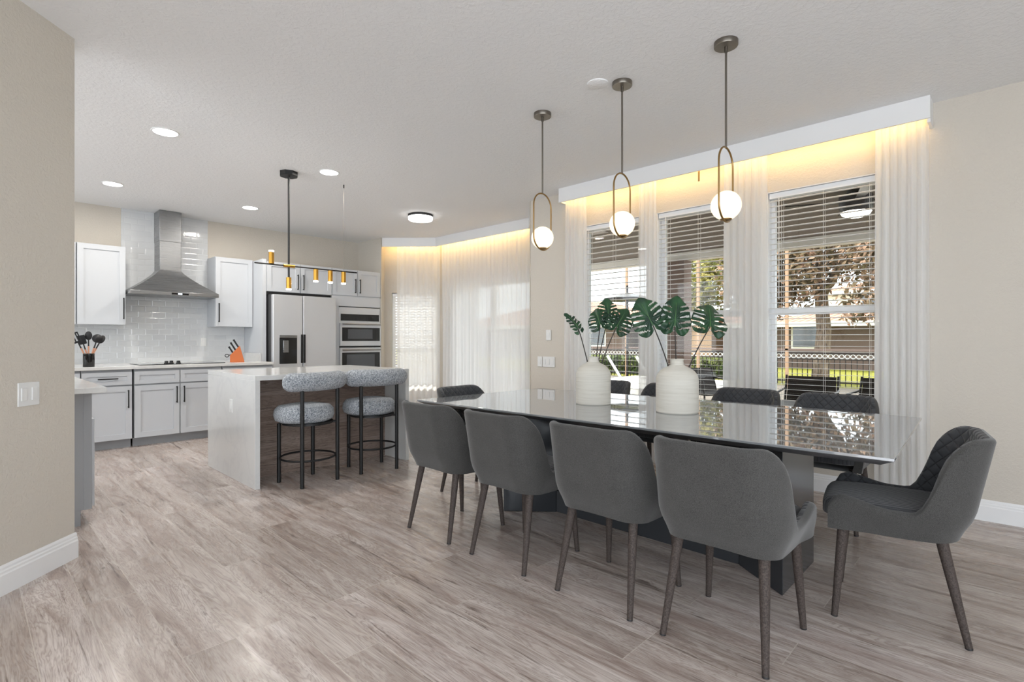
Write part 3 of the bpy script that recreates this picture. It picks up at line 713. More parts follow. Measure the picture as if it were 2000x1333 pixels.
# bar stools
def make_stool():
    s_ = thing('bar_stool', 'boucle bar stool', 'bar stool', (0, 0, 0), 'bar stools at the island')
    obj('seat', MB().lathe([(1e-6, .515), (.19, .515), (.232, .535), (.245, .575), (.238, .62), (.21, .65), (.14, .662), (1e-6, .665)], (-.015, .03, 0), 48), 'boucle', s_, smooth=70)
    obj('seat_plate', MB().lathe([(1e-6, .498), (.205, .498), (.205, .516), (1e-6, .516)], (0, 0, 0), 32), 'black', s_, smooth=40)
    # curved round-ended bolster
    pts = []; rs = []
    for j in range(25):
        e = -1 + 2 * j / 24; a = e * R(78)
        pts.append((.268 * sin(a), -.185 + .17 * (1 - cos(a)), .862)); q = max(0, abs(e) - .74) / .26; rs.append(.076 * math.sqrt(max(0.02, 1 - q * q)))
    mb = MB().tube(pts, rs, 20)
    mb.v = [(a, b_, .862 + (c - .862) * 1.02) for a, b_, c in mb.v]
    obj('backrest', mb, 'boucle', s_, smooth=70)
    for sx in (-1, 1):
        obj('leg', MB().cyl((sx * .172, -.168, 0), (sx * .172, -.168, .83), .0165, n=14), 'black', s_, smooth=40)
        obj('leg', MB().cyl((sx * .165, .165, 0), (sx * .165, .165, .50), .0165, n=14), 'black', s_, smooth=40)
    obj('foot_ring', MB().tube([(.222 * cos(2 * pi * j / 40), .222 * sin(2 * pi * j / 40), .215) for j in range(40)], .0085, 8, closed=True), 'black', s_, smooth=60)
    cb = MB().tube([(-.172, -.168, .505), (.165, .165, .505)], .01, 8); cb.tube([(.172, -.168, .505), (-.165, .165, .505)], .01, 8)
    obj('cross_brace', cb, 'black', s_, smooth=60)
    return s_
st = make_stool(); st.location = (2.05, 4.385, 0); st.rotation_euler = (0, 0, R(10))
dup(st, (2.68, 4.40, 0), R(-9), 'right boucle bar stool with black legs at the island, nearer the curtains')
st['label'] = 'left boucle bar stool with black legs in front of the island wood panel'

# ------------------------------------------------------------------ ceiling lights
def can(x_, y_, lab):
    t_ = thing('recessed_downlight', lab, 'downlight', (x_, y_, H), 'recessed kitchen downlights')
    obj('trim_ring', MB().lathe([(.098, 0), (.096, -.006), (.085, -.006), (.085, 0)], (x_, y_, H), 36), 'white', t_, smooth=50)
    obj('lens', MB().lathe([(1e-6, -.004), (.085, -.004), (.085, -.001), (1e-6, -.001)], (x_, y_, H), 36), 'can', t_)
    area_light('downlight_beam', (x_, y_, H - .015), .16, 9)
can(1.13, 4.94, 'round recessed downlight nearest the hall wall, largest of the four')
can(1.115, 6.99, 'round recessed downlight above the left wall cabinet')
can(2.53, 4.95, 'round recessed downlight right of the black linear pendant rod')
can(2.52, 7.0, 'round recessed downlight in front of the right wall cabinet')
fl = thing('flush_ceiling_light', 'round flush mount ceiling light with dark ring near the nook', 'ceiling light', (4.24, 5.76, H))
obj('base_ring', MB().lathe([(1e-6, -.03), (.165, -.03), (.165, 0), (1e-6, 0)], (4.24, 5.76, H), 40), 'dark', fl, smooth=40)
obj('diffuser', MB().lathe([(1e-6, -.075), (.15, -.075), (.16, -.068), (.162, -.031), (1e-6, -.031)], (4.24, 5.76, H), 40), mat('lit_white_diffuser', (1, 1, 1), emit=(1, .98, .95), es=2.2), fl, smooth=40)
sd = obj('smoke_detector', MB().lathe([(1e-6, -.012), (.055, -.012), (.068, -.006), (.07, 0), (1e-6, 0)], (2.865, 1.975, H), 36), 'ceiling', smooth=40)
tag(sd, 'flat white ceiling disc beside the middle globe pendant canopy', 'smoke detector')

# globe pendants over the table
def make_pendant(y_):
    x_ = 2.963
    t_ = thing('globe_pendant_light', '', 'pendant light', (x_, y_, H), 'globe pendants over the dining table')
    obj('canopy', MB().lathe([(1e-6, -.028), (.062, -.028), (.064, -.024), (.064, 0), (1e-6, 0)], (x_, y_, H), 40), 'nickel', t_, smooth=40)
    obj('rod', MB().tube([(x_, y_, H - .028), (x_, y_, H - .06), (x_, y_, H - .061), (x_, y_, 2.285)], [.009, .009, .006, .006], 12), 'nickel', t_, smooth=40)
    hw_ = .098; z1, z0 = 2.288, 1.872; pts = []
    for j in range(25): a = pi * j / 24; pts.append((x_ + hw_ * cos(a), y_, z1 - hw_ + hw_ * sin(a)))
    for j in range(25): a = pi + pi * j / 24; pts.append((x_ + hw_ * cos(a), y_, z0 + hw_ + hw_ * sin(a)))
    obj('oval_hoop', MB().tube(pts, .0055, 8, closed=True), 'brass', t_, smooth=60)
    obj('globe', MB().sphere((x_, y_, 1.962), .082, 36), 'bulb', t_, smooth=60)
    obj('globe_cup', MB().lathe([(.006, -.012), (.03, -.004), (.033, .004), (.03, .006), (1e-6, .004)], (x_, y_, 1.884), 24), 'brass', t_, smooth=40)
    return t_
pd = make_pendant(2.53); pd['label'] = 'brass hoop globe pendant farthest over the table, leftmost of the three'
dup(pd, (2.963, 1.852, H), 0, 'brass hoop globe pendant in the middle of the three over the table')
dup(pd, (2.963, 1.18, H), 0, 'brass hoop globe pendant nearest the camera, rightmost of the three')

# black linear pendant over the island
lp = thing('linear_pendant_light', 'black bar pendant with five brass cylinder spotlights over the island', 'pendant light', (2.25, 5.24, H))
yl = 5.24
cn = MB().lathe([(1e-6, -.045), (.082, -.045), (.088, -.04), (.088, 0), (1e-6, 0)], (2.252, yl, H), 8); obj('canopy', cn, 'black', lp, smooth=30)
obj('rod', MB().cyl((2.252, yl, H - .045), (2.252, yl, 1.83), .0095, n=12), 'black', lp, smooth=40)
obj('bar', MB().tube([(1.925, yl, 1.945), (3.0, yl, 1.945)], .007, 10), 'black', lp, smooth=40)
obj('joint', MB().tube([(2.20, yl, 1.945), (2.31, yl, 1.945)], .015, 12), 'gold', lp, smooth=40)
def spot(x_, z0, z1, up):
    c_ = obj('spot_cylinder', MB().cyl((x_, yl, z0), (x_, yl, z1), .0245, n=24), 'gold', lp, smooth=40)
    zz = z1 if up else z0; e = .014 if up else -.014
    obj('lens', MB().cyl((x_, yl, zz), (x_, yl, zz + e), .0235, n=24), 'lens', c_, smooth=40)
spot(2.082, 1.952, 2.065, True); spot(2.252, 1.72, 1.83, False)
for x_ in (2.533, 2.691, 2.843): spot(x_, 1.822, 1.938, False)
obj('support_wire', MB().cyl((2.846, yl, 1.945), (2.846, yl, H - .03), .0015, n=6), 'nickel', lp)
obj('wire_anchor', MB().cyl((2.846, yl, H - .035), (2.846, yl, H), .006, n=8), 'black', lp)

# ------------------------------------------------------------------ dining table
tb = thing('dining_table', 'long dining table with grey reflective glass top and charcoal pedestal base', 'dining table', (3.1, 1.8, 0))
poly = [(2.432, .335), (3.835, .40), (3.872, .9), (3.85, 1.6), (3.79, 2.4), (3.72, 3.20), (2.362, 3.255), (2.375, 2.4), (2.398, 1.6), (2.41, .9)]
obj('glass_top', MB().prism(poly, .748, .76), 'tabletop', tb, bevel=.002)
cx_, cy_ = 3.1, 1.8
shr = lambda pl, a: [(cx_ + (x_ - cx_) * (1 - a / .72), cy_ + (y_ - cy_) * (1 - a / 1.45)) for x_, y_ in pl]
obj('bevelled_apron', MB().prism(shr(poly, .05), .722, .7475, shr(poly, .004)), 'tableedge', tb, bevel=.001)
for (ya, yb) in ((.80, 1.08), (2.62, 2.34)):
    mb = MB().prism([(2.675, ya), (3.205, ya), (3.03, yb), (2.885, yb)] if ya < yb else [(2.885, yb), (3.03, yb), (3.205, ya), (2.645, ya)], 0, .7205)
    obj('pedestal', mb, 'pedestal', tb, bevel=.004)
obj('floor_stretcher', MB().box(2.89, 3.03, 1.08, 2.34, 0, .15), 'pedestal', tb, bevel=.004)

# ------------------------------------------------------------------ dining chairs
def smooth01(a, b, t_): t_ = max(0, min(1, (t_ - a) / (b - a))); return t_ * t_ * (3 - 2 * t_)
def make_chair():
    ch = thing('dining_chair', '', 'dining chair', (0, 0, 0), 'dining chairs around the glass table')
    # U-shaped plan path (half), from back centre to front
    HWD, RY = .262, -.245
    rc = .142
    path = []
    n1, n2, n3 = 6, 14, 16
    for j in range(n1): path.append((j / n1 * (HWD - rc), RY, 0, -1))
    for j in range(n2):
        a = pi / 2 * j / n2; path.append((HWD - rc + rc * sin(a), RY + rc - rc * cos(a), sin(a), -cos(a)))
    yf = .245
    for j in range(n3 + 1):
        e = j / n3; y_ = RY + rc + (yf - RY - rc) * e; path.append((HWD - .012 * e ** 3, y_, 1, 0))
    ds = [0]
    for j in range(1, len(path)): ds.append(ds[-1] + math.hypot(path[j][0] - path[j - 1][0], path[j][1] - path[j - 1][1]))
    full = [(-x_, y_, -nx, ny, d) for (x_, y_, nx, ny), d in zip(path[::-1], ds[::-1])][:-1] + [(x_, y_, nx, ny, d) for (x_, y_, nx, ny), d in zip(path, ds)]
    Lt = ds[-1]
    def zt(d):
        if d < .20: z = .824
        elif d < .305: z = .824 - .105 * ((d - .20) / .105) ** 2.4
        elif d < .40: e_ = (d - .305) / .095; z = .719 - .209 * (1 - (1 - e_) ** 2.0)
        else: z = .510 + .038 * smooth01(.46, Lt - .03, d)
        e = max(0, d - (Lt - .07)) / .07
        z -= .055 * (1 - math.sqrt(max(0, 1 - e * e)))
        # rounded shoulders of the back
        return z
    def shellpt(x_, y_, nx, ny, d, z, inset):
        k_ = smooth01(.37, .52, z)
        lean = max(0, z - .44) * .17 * max(0, -ny)
        flare = -.045 * (1 - k_) + max(0, z - .5) * .03
        front = 1 - smooth01(Lt - .16, Lt, d)
        flare *= (.35 + .65 * front)
        o_ = flare - inset
        return (x_ + nx * o_, y_ + ny * o_ - lean, z)
    T = .045; outer = []; inner = []; quv = []
    zb = lambda d: .392 + .018 * (1 - smooth01(0, .5, d))
    for (x_, y_, nx, ny, d) in full:
        top = zt(d); b_ = zb(d); colo = []
        for t_ in [0, .03, .1, .2, .3, .4, .5, .6, .7, .8, .88, .95]: colo.append(shellpt(x_, y_, nx, ny, d, b_ + (top - .018 - b_) * t_, 0))
        for a in (10, 35, 60, 90): colo.append(shellpt(x_, y_, nx, ny, d, top - .018 + .018 * sin(R(a)), T / 2 * (1 - cos(R(a)))))
        outer.append(colo)
        coli = []
        for a in (90, 120, 145, 170): coli.append(shellpt(x_, y_, nx, ny, d, top - .018 + .018 * sin(R(a)), T / 2 * (1 - cos(R(a)))))
        for t_ in [.05, .12, .2, .3, .4, .5, .6, .7, .8, .9, 1]:
            z = top - .018 + (.44 - top + .018) * t_
            coli.append(shellpt(x_, y_, nx, ny, d, z, T))
        sgn = -1 if nx < 0 or (x_ < 0) else 1
        for c_ in coli: quv.append((sgn * d, c_[2], 0))
        inner.append(coli)
    mb = MB().grid(outer)
    # underside and front end caps
    nrow = len(outer[0]); nf = len(full)
    under = [shellpt(x_, y_, nx, ny, d, zb(d), .05) for (x_, y_, nx, ny, d) in full]
    base_i = len(mb.v); mb.v += under
    mb.f += [(i * nrow, (i + 1) * nrow, base_i + i + 1, base_i + i) for i in range(nf - 1)]
    mb.add(under, [tuple(range(nf))])
    for idx in (0, nf - 1):
        ring = outer[idx] + inner[idx][1:]
        ring = ring + [(under[idx])]
        mb.add(ring, [tuple(range(len(ring)))])
    obj('shell', mb, 'linen', ch, smooth=50)
    o_ = obj('quilted_lining', MB().grid(inner), 'quilt', ch, smooth=50, quv=quv); o_['label'] = 'shade-darkened diamond quilted inner back'
    # seat cushion
    def se(a, rx, ry, e=.38):
        c_, s_ = cos(a), sin(a)
        return (math.copysign(abs(c_) ** e, c_) * rx, math.copysign(abs(s_) ** e, s_) * ry)
    rows = []; n_ = 48
    for (k_, z) in ((.80, .425), (.93, .43), (1.0, .44), (1.0, .47), (.985, .492), (.94, .506), (.8, .513), (.5, .517), (.01, .518)):
        rows.append([(se(2 * pi * j / n_, .222 * k_, .245 * k_)[0], .03 + se(2 * pi * j / n_, .222 * k_, .245 * k_)[1], z) for j in range(n_ + 1)])
    obj('seat', MB().grid(rows), 'ribbed', ch, smooth=60)
    for sx in (-1, 1):
        for fy, ty in ((.19, .222), (-.145, -.228)):
            t0 = Vector((sx * (.178 if fy > 0 else .168), fy, .405)); t1 = Vector((sx * .203, ty, 0))
            if fy < 0: t1.x = sx * .20
            d = t0 + (t1 - t0) * .985
            l_ = obj('leg', MB().tube([t0, t0 + (t1 - t0) * .3, d], [.021, .019, .0125], 14), 'leg', ch, smooth=50)
            obj('foot_pad', MB().tube([d, t1], [.0128, .0128], 14), 'dark', l_, smooth=50)
    return ch
c0 = make_chair()
c0.location = (2.215, .85, 0); c0.rotation_euler = (0, 0, R(-90)); c0['label'] = 'grey dining chair nearest the camera, seen from behind, right end of the near side'
NR = R(-90)
dup(c0, (2.217, 1.405, 0), NR, 'grey upholstered dining chair seen from behind, second from the right on the near side')
dup(c0, (2.218, 2.025, 0), NR, 'grey upholstered dining chair seen from behind, third from the right on the near side')
dup(c0, (2.222, 2.63, 0), NR + R(0), 'grey upholstered dining chair seen from behind, farthest of the near side, beside the bar stools')
dup(c0, (2.882, .392, 0), R(8.8), 'dark grey quilted armchair at the right head of the table, seen from the side')
dup(c0, (2.86, 3.10, 0), R(180 + 4), 'grey chair at the far table head, only its back showing against the nook curtains')
FR = R(90)
dup(c0, (4.03, .92, 0), FR, 'grey quilted chair on the window side in front of the nearest window')
dup(c0, (4.03, 1.53, 0), FR, 'grey quilted chair on the window side before the curtain between middle and nearest windows')
dup(c0, (4.03, 2.17, 0), FR, 'grey quilted chair on the window side, partly hidden by the right vase')
dup(c0, (4.03, 2.81, 0), FR, 'grey quilted chair on the window side, partly hidden by the left vase')

# ------------------------------------------------------------------ vases and monstera leaves
def vase(x_, y_, rr, lab):
    prof = [(1e-6, 0), (rr * .96, 0), (rr, .006), (rr, .195), (rr * .985, .215), (rr * .93, .235), (rr * .80, .257), (rr * .60, .275), (rr * .40, .287), (rr * .32, .295), (rr * .30, .318), (rr * .33, .328), (rr * .30, .331), (rr * .26, .326), (rr * .25, .29), (rr * .5, .25), (rr * .9, .2), (rr * .9, .02), (1e-6, .02)]
    tag(obj('ceramic_vase', MB().lathe(prof, (x_, y_, .7602), 56), 'vase', smooth=35), lab, 'vase', 'vases on the dining table')
vase(3.08, 2.16, .122, 'rough cream ceramic vase on the table, left one')
vase(3.08, 1.53, .128, 'rough cream ceramic vase on the table, right one nearer the camera')
def monstera(label, base, tip, size, roll, face, bend=.3, tipdir=None, wid=1.0, group='monstera leaves'):
    """tip = where stem meets blade; face = normal direction of blade; roll = direction of blade axis in degrees (0 up)"""
    t_ = thing('monstera_leaf', label, 'leaf', base, group)
    b_, p_ = Vector(base), Vector(tip)
    md = (b_ + p_) / 2 + Vector((0, 0, .02)) + Vector((p_.x - b_.x, p_.y - b_.y, 0)) * -.12
    pts = [b_.lerp(md, u).lerp(md.lerp(p_, u), u) for u in [j / 10 for j in range(11)]]
    obj('stem', MB().tube(pts, [.0042] * 6 + [.0036] * 5, 8), 'stem', t_, smooth=60)
    nrm = Vector(face).normalized(); up = Vector((0, 0, 1)); ax = (up - nrm * up.dot(nrm)).normalized()
    ax = Matrix.Rotation(R(roll), 3, nrm) @ ax; sd_ = ax.cross(nrm)
    NA = 180; fr_ = [0, .08, .16, .23, .30, .37, .44, .51, .58, .65, .72, .79, .86, .93, 1]
    def outline(a):   # a=0 towards tip; heart shaped
        s_ = abs(a) / pi
        r_ = .60 + .06 * cos(2.0 * a) * (1 if s_ < .5 else .2)
        if s_ > .80: r_ *= 1 - .5 * ((s_ - .8) / .2) ** 1.3
        if s_ < .12: r_ *= 1 + .16 * (1 - s_ / .12)
        return r_
    vs = []; uv_ = []; K = len(fr_)
    for j in range(NA + 1):
        a = -pi + 2 * pi * j / NA
        for f_ in fr_:
            rr_ = outline(a) * f_
            u = sin(a) * rr_ * wid; v_ = cos(a) * rr_ + .22
            uv_.append((sin(a) * rr_, v_, f_))
            u *= size; v_ *= size
            zz = -bend * (v_ * v_) / size * .9 - .25 * abs(u) ** 1.6 / size ** .6 + .008 * sin(a * 9) * f_
            vs.append(p_ + sd_ * u + ax * v_ + nrm * zz)
    fs = []
    for j in range(NA):
        for i_ in range(K - 1):
            q = j * K + i_; ids = (q, q + 1, q + K + 1, q + K)
            u = sum(abs(uv_[t_2][0]) for t_2 in ids) / 4; v_ = sum(uv_[t_2][1] for t_2 in ids) / 4; f_ = sum(uv_[t_2][2] for t_2 in ids) / 4
            sgn = 1 if uv_[ids[0]][0] + uv_[ids[1]][0] > 0 else -1; cut = False
            for kk, vk in enumerate((-.16, .02, .20, .38, .54)):
                if kk == 2 and f_ > .90: continue
                if u > .15 and abs(v_ - (vk + .015 * sgn + .42 * u - .25 * u * u)) * .93 < .014 + .055 * (u - .13): cut = True
            if u < .035 and v_ < .0: cut = True
            if not cut: fs.append(ids)
    me = obj('leaf_blade', MB().add(vs, fs), 'monstera', t_, smooth=60)
    so_ = me.modifiers.new('solid', 'SOLIDIFY'); so_.thickness = .0012
    mb = MB().tube([p_ + ax * (v_ * size) + nrm * (.002 - bend * ((v_ * size) ** 2) / size * .9) for v_ in (0, .2, .4, .6, .75)], [.003, .003, .0025, .002, .001], 6)
    obj('midrib', mb, leafm('midrib_green', srgb(70, 110, 66), srgb(80, 120, 70)) if 'mr' not in M else M['mr'], me, smooth=60)
    return t_
M['mr'] = leafm('midrib_green', srgb(70, 110, 66), srgb(80, 120, 70))
v1 = (3.08, 2.16, .84); v2 = (3.08, 1.53, .84)
# helper: point on the plane through the vases facing the camera
def vp(c, dx, dz, dd=0):
    # dx metres to the right in view, dz height above floor, dd deeper
    rx, ry = sin(R(43.8)), -cos(R(43.8)); fx, fy = cos(R(43.8)), sin(R(43.8))
    return (c[0] + rx * dx + fx * dd, c[1] + ry * dx + fy * dd, dz)
tocam = (-.74, -.67, .05)
monstera('monstera leaf seen nearly edge on, leftmost in the left vase', v1, vp(v1, -.105, 1.29), .145, 25, (-.35, -.9, .25), .5, wid=.55)
monstera('dark monstera leaf leaning left of centre in the left vase', v1, vp(v1, .055, 1.315, .03), .15, 20, (-.85, -.35, .35), .2)
monstera('dark monstera leaf pointing up, highest in the left vase', v1, vp(v1, .125, 1.37, .10), .15, 0, (-.65, -.75, .1), .25)
monstera('monstera leaf leaning right in the left vase, touching the big leaf of the right vase', v1, vp(v1, .165, 1.30), .17, -30, (-.75, -.66, .25), .2)
monstera('large monstera leaf leaning left, biggest in the right vase', v2, vp(v2, -.15, 1.30), .20, 25, (-.78, -.62, .12), .15)
monstera('monstera leaf standing upright in the middle of the right vase', v2, vp(v2, -.015, 1.295), .205, -6, (-.80, -.55, .1), .25, wid=.85)
monstera('monstera leaf leaning far right in the right vase', v2, vp(v2, .205, 1.29), .205, -15, (-.62, -.72, .45), .35)

# ------------------------------------------------------------------ outdoors
def lawnmat():
    m = mat('sunlit_lawn', srgb(150, 170, 70), .9, spec=.1); k = N(m); a = k.noise(k.coord(), 20, 5)
    k.l(k.ramp(a.outputs[0], [(.35, srgb(92, 96, 38)), (.65, srgb(158, 150, 66))]), k.b.inputs['Base Color']); return m
M['lawn'] = lawnmat()
M['patio'] = textured_paint('patio_pavers', srgb(112, 102, 92), 12, .2, .003)
M['soffit'] = mat('taupe_lanai_ceiling', srgb(120, 108, 98), .8)
M['stucco_white'] = mat('white_stucco', srgb(236, 230, 220), .9)
M['stucco_beige'] = mat('peach_stucco', srgb(178, 142, 112), .9)
M['stucco_taupe'] = mat('taupe_stucco', srgb(120, 100, 90), .9)
M['stucco_dark'] = mat('dark_taupe_stucco', srgb(104, 86, 78), .9)
M['bronze'] = mat('dark_bronze_aluminium', srgb(44, 38, 36), .4, .5)
M['wicker'] = mat('dark_brown_sling', srgb(40, 32, 28), .8)
def roofm():
    m = mat('terracotta_roof_tile', srgb(206, 140, 104), .8); k = N(m)
    tc = k.n('ShaderNodeTexCoord'); sp = k.n('ShaderNodeSeparateXYZ'); k.l(tc.outputs['Object'], sp.inputs[0])
    s1_ = k.math('ABSOLUTE', k.math('SINE', k.math('MULTIPLY', sp.outputs[1], pi / .28))); s2_ = k.math('FRACT', k.math('MULTIPLY', sp.outputs[2], 5))
    nz = k.noise(k.coord(), 3, 3)
    f_ = k.math('ADD', k.math('MULTIPLY', s1_, .4), k.math('ADD', k.math('MULTIPLY', s2_, .3), k.math('MULTIPLY', nz.outputs[0], .4)))
    k.l(k.ramp(f_, [(.3, srgb(116, 64, 48)), (.9, srgb(196, 138, 104))]), k.b.inputs['Base Color'])
    k.bump(k.math('ADD', s1_, s2_), .8, .06); return m
M['roof'] = roofm()
M['pool_white'] = mat('white_pool_rail', srgb(240, 238, 232), .4)
tag(struct('ground_patio', MB().box(XW + .18, 16, -14, 20, -.14, -.06), 'patio'), 'pale paver patio outside the windows', None)
tag(obj('lawn', MB().box(16, 70, -40, 60, -.16, -.06), 'lawn'), 'sunlit yellow green lawn beyond the patio', 'grass', None, 'stuff')
struct('trim_lanai_ceiling', MB().prism([(XW + .17, -6), (8.75, -6), (8.75, 6.7), (6.3, 6.7), (6.3, 4.15), (XW + .17, 4.15)], 2.72, 2.80), 'soffit')
tag(struct('trim_lanai_beam', MB().box(8.62, 8.80, -6, 6.7, 2.58, 2.719), 'stucco_white'), 'pale beam along the patio ceiling edge', None)
tag(obj('patio_column', MB().box(8.5, 8.8, 4.10, 4.46, -.06, 2.58), 'stucco_taupe', bevel=.01), 'square taupe column of the covered patio seen in the middle window', 'column')
# outdoor ceiling fan with lamp
fn = thing('outdoor_ceiling_fan', 'dark ceiling fan with lit lamp under the patio roof, seen in the nearest window', 'ceiling fan', (6.25, 1.18, 2.72))
obj('motor', MB().lathe([(1e-6, -.22), (.13, -.22), (.15, -.17), (.15, -.06), (.08, -.03), (.08, 0), (1e-6, 0)], (6.25, 1.18, 2.72), 28), 'bronze', fn, smooth=40)
obj('lamp_shade', MB().lathe([(1e-6, -.275), (.07, -.268), (.12, -.245), (.135, -.221), (1e-6, -.2205)], (6.25, 1.18, 2.72), 28), 'lens', fn, smooth=50)
for j in range(4):
    a = R(20 + 90 * j); mb = MB().prism([(.14, -.03), (.62, -.065), (.64, .065), (.14, .03)], 2.60, 2.612); mb.rot(a); mb.v = [(x_ + 6.25, y_ + 1.18, z) for x_, y_, z in mb.v]
    obj('blade', mb, 'bronze', fn)
# patio chairs
def patio_chair(x_, y_, a, lab, first=None):
    if first: return dup(first, (x_, y_, -.06), a, lab)
    t_ = thing('patio_chair', lab, 'patio chair', (0, 0, 0), 'dark sling patio chairs')
    mb = MB(); mb.add([(-.27, -.22, .42), (.27, -.22, .42), (.27, -.36, .80), (-.27, -.36, .80), (-.27, -.24, .42), (.27, -.24, .42), (.27, -.38, .80), (-.27, -.38, .80)], [(0, 1, 2, 3), (7, 6, 5, 4), (0, 1, 5, 4), (1, 2, 6, 5), (2, 3, 7, 6), (3, 0, 4, 7)])
    obj('backrest', mb, 'wicker', t_); obj('seat', MB().box(-.27, .27, -.24, .26, .40, .43), 'wicker', t_)
    for sx in (-1, 1):
        obj('arm', MB().tube([(sx * .30, -.30, .64), (sx * .30, .22, .62), (sx * .30, .25, .40), (sx * .30, .27, 0)], .014, 8), 'bronze', t_, smooth=60)
        obj('leg', MB().tube([(sx * .29, -.37, .81), (sx * .29, -.25, .45), (sx * .29, -.32, 0)], .014, 8), 'bronze', t_, smooth=60)
    t_.location = (x_, y_, -.06); t_.rotation_euler = (0, 0, a); return t_
pc = patio_chair(7.15, 1.86, R(96), 'dark sling patio chair in the left half of the nearest window')
patio_chair(7.3, 1.14, R(84), 'dark sling patio chair in the right half of the nearest window', pc)
patio_chair(8.3, 3.55, R(150), 'dark sling patio chair turned sideways in the middle window', pc)
tag(obj('patio_table', MB().box(6.0, 6.75, 1.1, 2.0, .46, .50).box(6.05, 6.1, 1.15, 1.2, -.06, .46).box(6.65, 6.7, 1.9, 1.95, -.06, .46).box(6.65, 6.7, 1.15, 1.2, -.06, .46).box(6.05, 6.1, 1.9, 1.95, -.06, .46), 'bronze'), 'dark outdoor table in front of the patio chairs', 'table')
# pool rails
for (x_, y_, lab) in ((10.1, 6.7, 'slanted white pool handrail, left one in the farthest window'), (10.0, 5.9, 'slanted white pool handrail, right one in the farthest window')):
    tag(obj('pool_handrail', MB().tube([(x_, y_, .85), (x_ + .1, y_ - .55, .0), (x_ + .1, y_ - .58, -.06)], .03, 10), 'pool_white', smooth=60), lab, 'handrail', 'pool handrails')
tag(obj('pool_edge', MB().box(10.5, 14.2, 5.6, 8.4, -.06, .12), 'stucco_white', bevel=.02), 'low white pool surround in the farthest window', 'pool')
# cantilever umbrella
u = thing('patio_umbrella', 'dark patio umbrella seen above the roofs in the farthest window', 'umbrella', (15.2, 9.3, -.06))
obj('pole', MB().cyl((15.2, 9.3, -.06), (15.2, 9.3, 3.0), .04, n=10), 'bronze', u, smooth=40)
cp = MB().lathe([(.8, 0), (.79, -.05), (.4, .10), (1e-6, .20), (1e-6, .22), (.4, .13), (.8, .02)], (15.2, 9.3, 2.55), 8); obj('canopy', cp, 'bronze', u)
# fence
fc = thing('pool_fence', 'dark metal fence with ring band between lawn and patio', 'fence', (16.2, 3, -.06))
mb = MB().box(16.18, 16.22, -4, 14, .82, .86); mb.box(16.18, 16.22, -4, 14, .66, .69); mb.box(16.18, 16.22, -4, 14, .04, .08)
obj('rails', mb, 'bronze', fc)
mb = MB(); y_ = -4
while y_ < 14: mb.box(16.19, 16.21, y_, y_ + .018, -.06, .66); y_ += .13
pk = obj('pickets', mb, 'bronze', fc); pk['kind'] = 'stuff'
mb = MB(); y_ = -3.9
while y_ < 14:
    mb.tube([(16.2, y_ + .055 * cos(2 * pi * j / 10), .755 + .055 * sin(2 * pi * j / 10)) for j in range(10)], .010, 4, closed=True); y_ += .13
rg = obj('rings', mb, 'pool_white', fc); rg['kind'] = 'stuff'
# screen enclosure beams
sc_ = thing('screen_enclosure', 'thin bronze frame of the pool screen enclosure', 'screen frame', (15, 3, 0))
mb = MB()
for y_ in (-3, -.5, 2.0, 4.5, 7.0, 9.5, 12): obj('post', MB().box(15.5, 15.58, y_, y_ + .07, -.06, 4.6), 'stucco_beige', sc_)
for y_ in (-3, 2.0, 7.0, 12): obj('roof_beam', MB().tube([(8.9, y_, 2.9), (12, y_ + 1.2, 4.5), (15.5, y_ + 2.4, 4.6)], .045, 6), 'stucco_taupe', sc_)
for y_ in (4.0, 9.5): obj('roof_beam', MB().tube([(8.9, y_ + 1.5, 2.9), (12, y_ - .5, 4.4), (15.5, y_ - 2, 4.6)], .045, 6), 'stucco_taupe', sc_)
obj('eave_beam', MB().box(15.48, 15.6, -3, 12, 4.5, 4.62), 'stucco_taupe', sc_)
obj('mid_rail', MB().box(15.5, 15.56, -3, 12, .92, .97), 'stucco_taupe', sc_)
# houses
def house(label, x0, x1, y0, y1, zw, zr, wallm, wins):
    t_ = thing('neighbour_house', label, 'house', ((x0 + x1) / 2, (y0 + y1) / 2, -.06), 'houses beyond the fence')
    obj('walls', MB().box(x0, x1, y0, y1, -.06, zw), wallm, t_)
    e = .6; xm, ym = (x0 + x1) / 2, (y0 + y1) / 2; hx, hy = (x1 - x0) / 2, (y1 - y0) / 2; k_ = min(hx, hy)
    vs = [(x0 - e, y0 - e, zw), (x1 + e, y0 - e, zw), (x1 + e, y1 + e, zw), (x0 - e, y1 + e, zw), (xm, y0 + k_, zr), (xm, y1 - k_, zr)]
    obj('roof', MB().add(vs, [(0, 1, 2, 3), (0, 1, 4), (1, 2, 5, 4), (2, 3, 5), (3, 0, 4, 5)]), 'roof', t_)
    obj('fascia', MB().box(x0 - e, x0 - e + .05, y0 - e, y1 + e, zw - .22, zw), 'stucco_white', t_)
    for (a, b_, c_, d_) in wins:
        wf = obj('window', MB().box(x0 - .05, x0, a, b_, c_, d_), 'stucco_white', t_)
        obj('pane', MB().box(x0 - .07, x0 - .04, a + .08, b_ - .08, c_ + .08, d_ - .08), 'greyglass', wf)
house('low taupe house with terracotta roof behind the tree, seen in the nearest window', 26, 36, -2, 10.2, 2.0, 2.75, 'stucco_dark', [(2, 3.6, .8, 2), (6, 7.4, .8, 2)])
house('peach house with terracotta roof seen in the middle window', 27, 36, 11.5, 15.2, 2.2, 2.9, 'stucco_beige', [(12.6, 13.8, .8, 2)])
house('house with big peach tiled roof seen in the farthest window', 27, 37, 16.5, 32, 2.2, 4.0, 'stucco_dark', [(18, 20, .8, 2), (23, 25, .8, 2)])
house('white two storey house glimpsed between the branches', 44, 54, 1.0, 10.8, 4.7, 6, 'stucco_white', [(6, 8, 3.6, 5)])
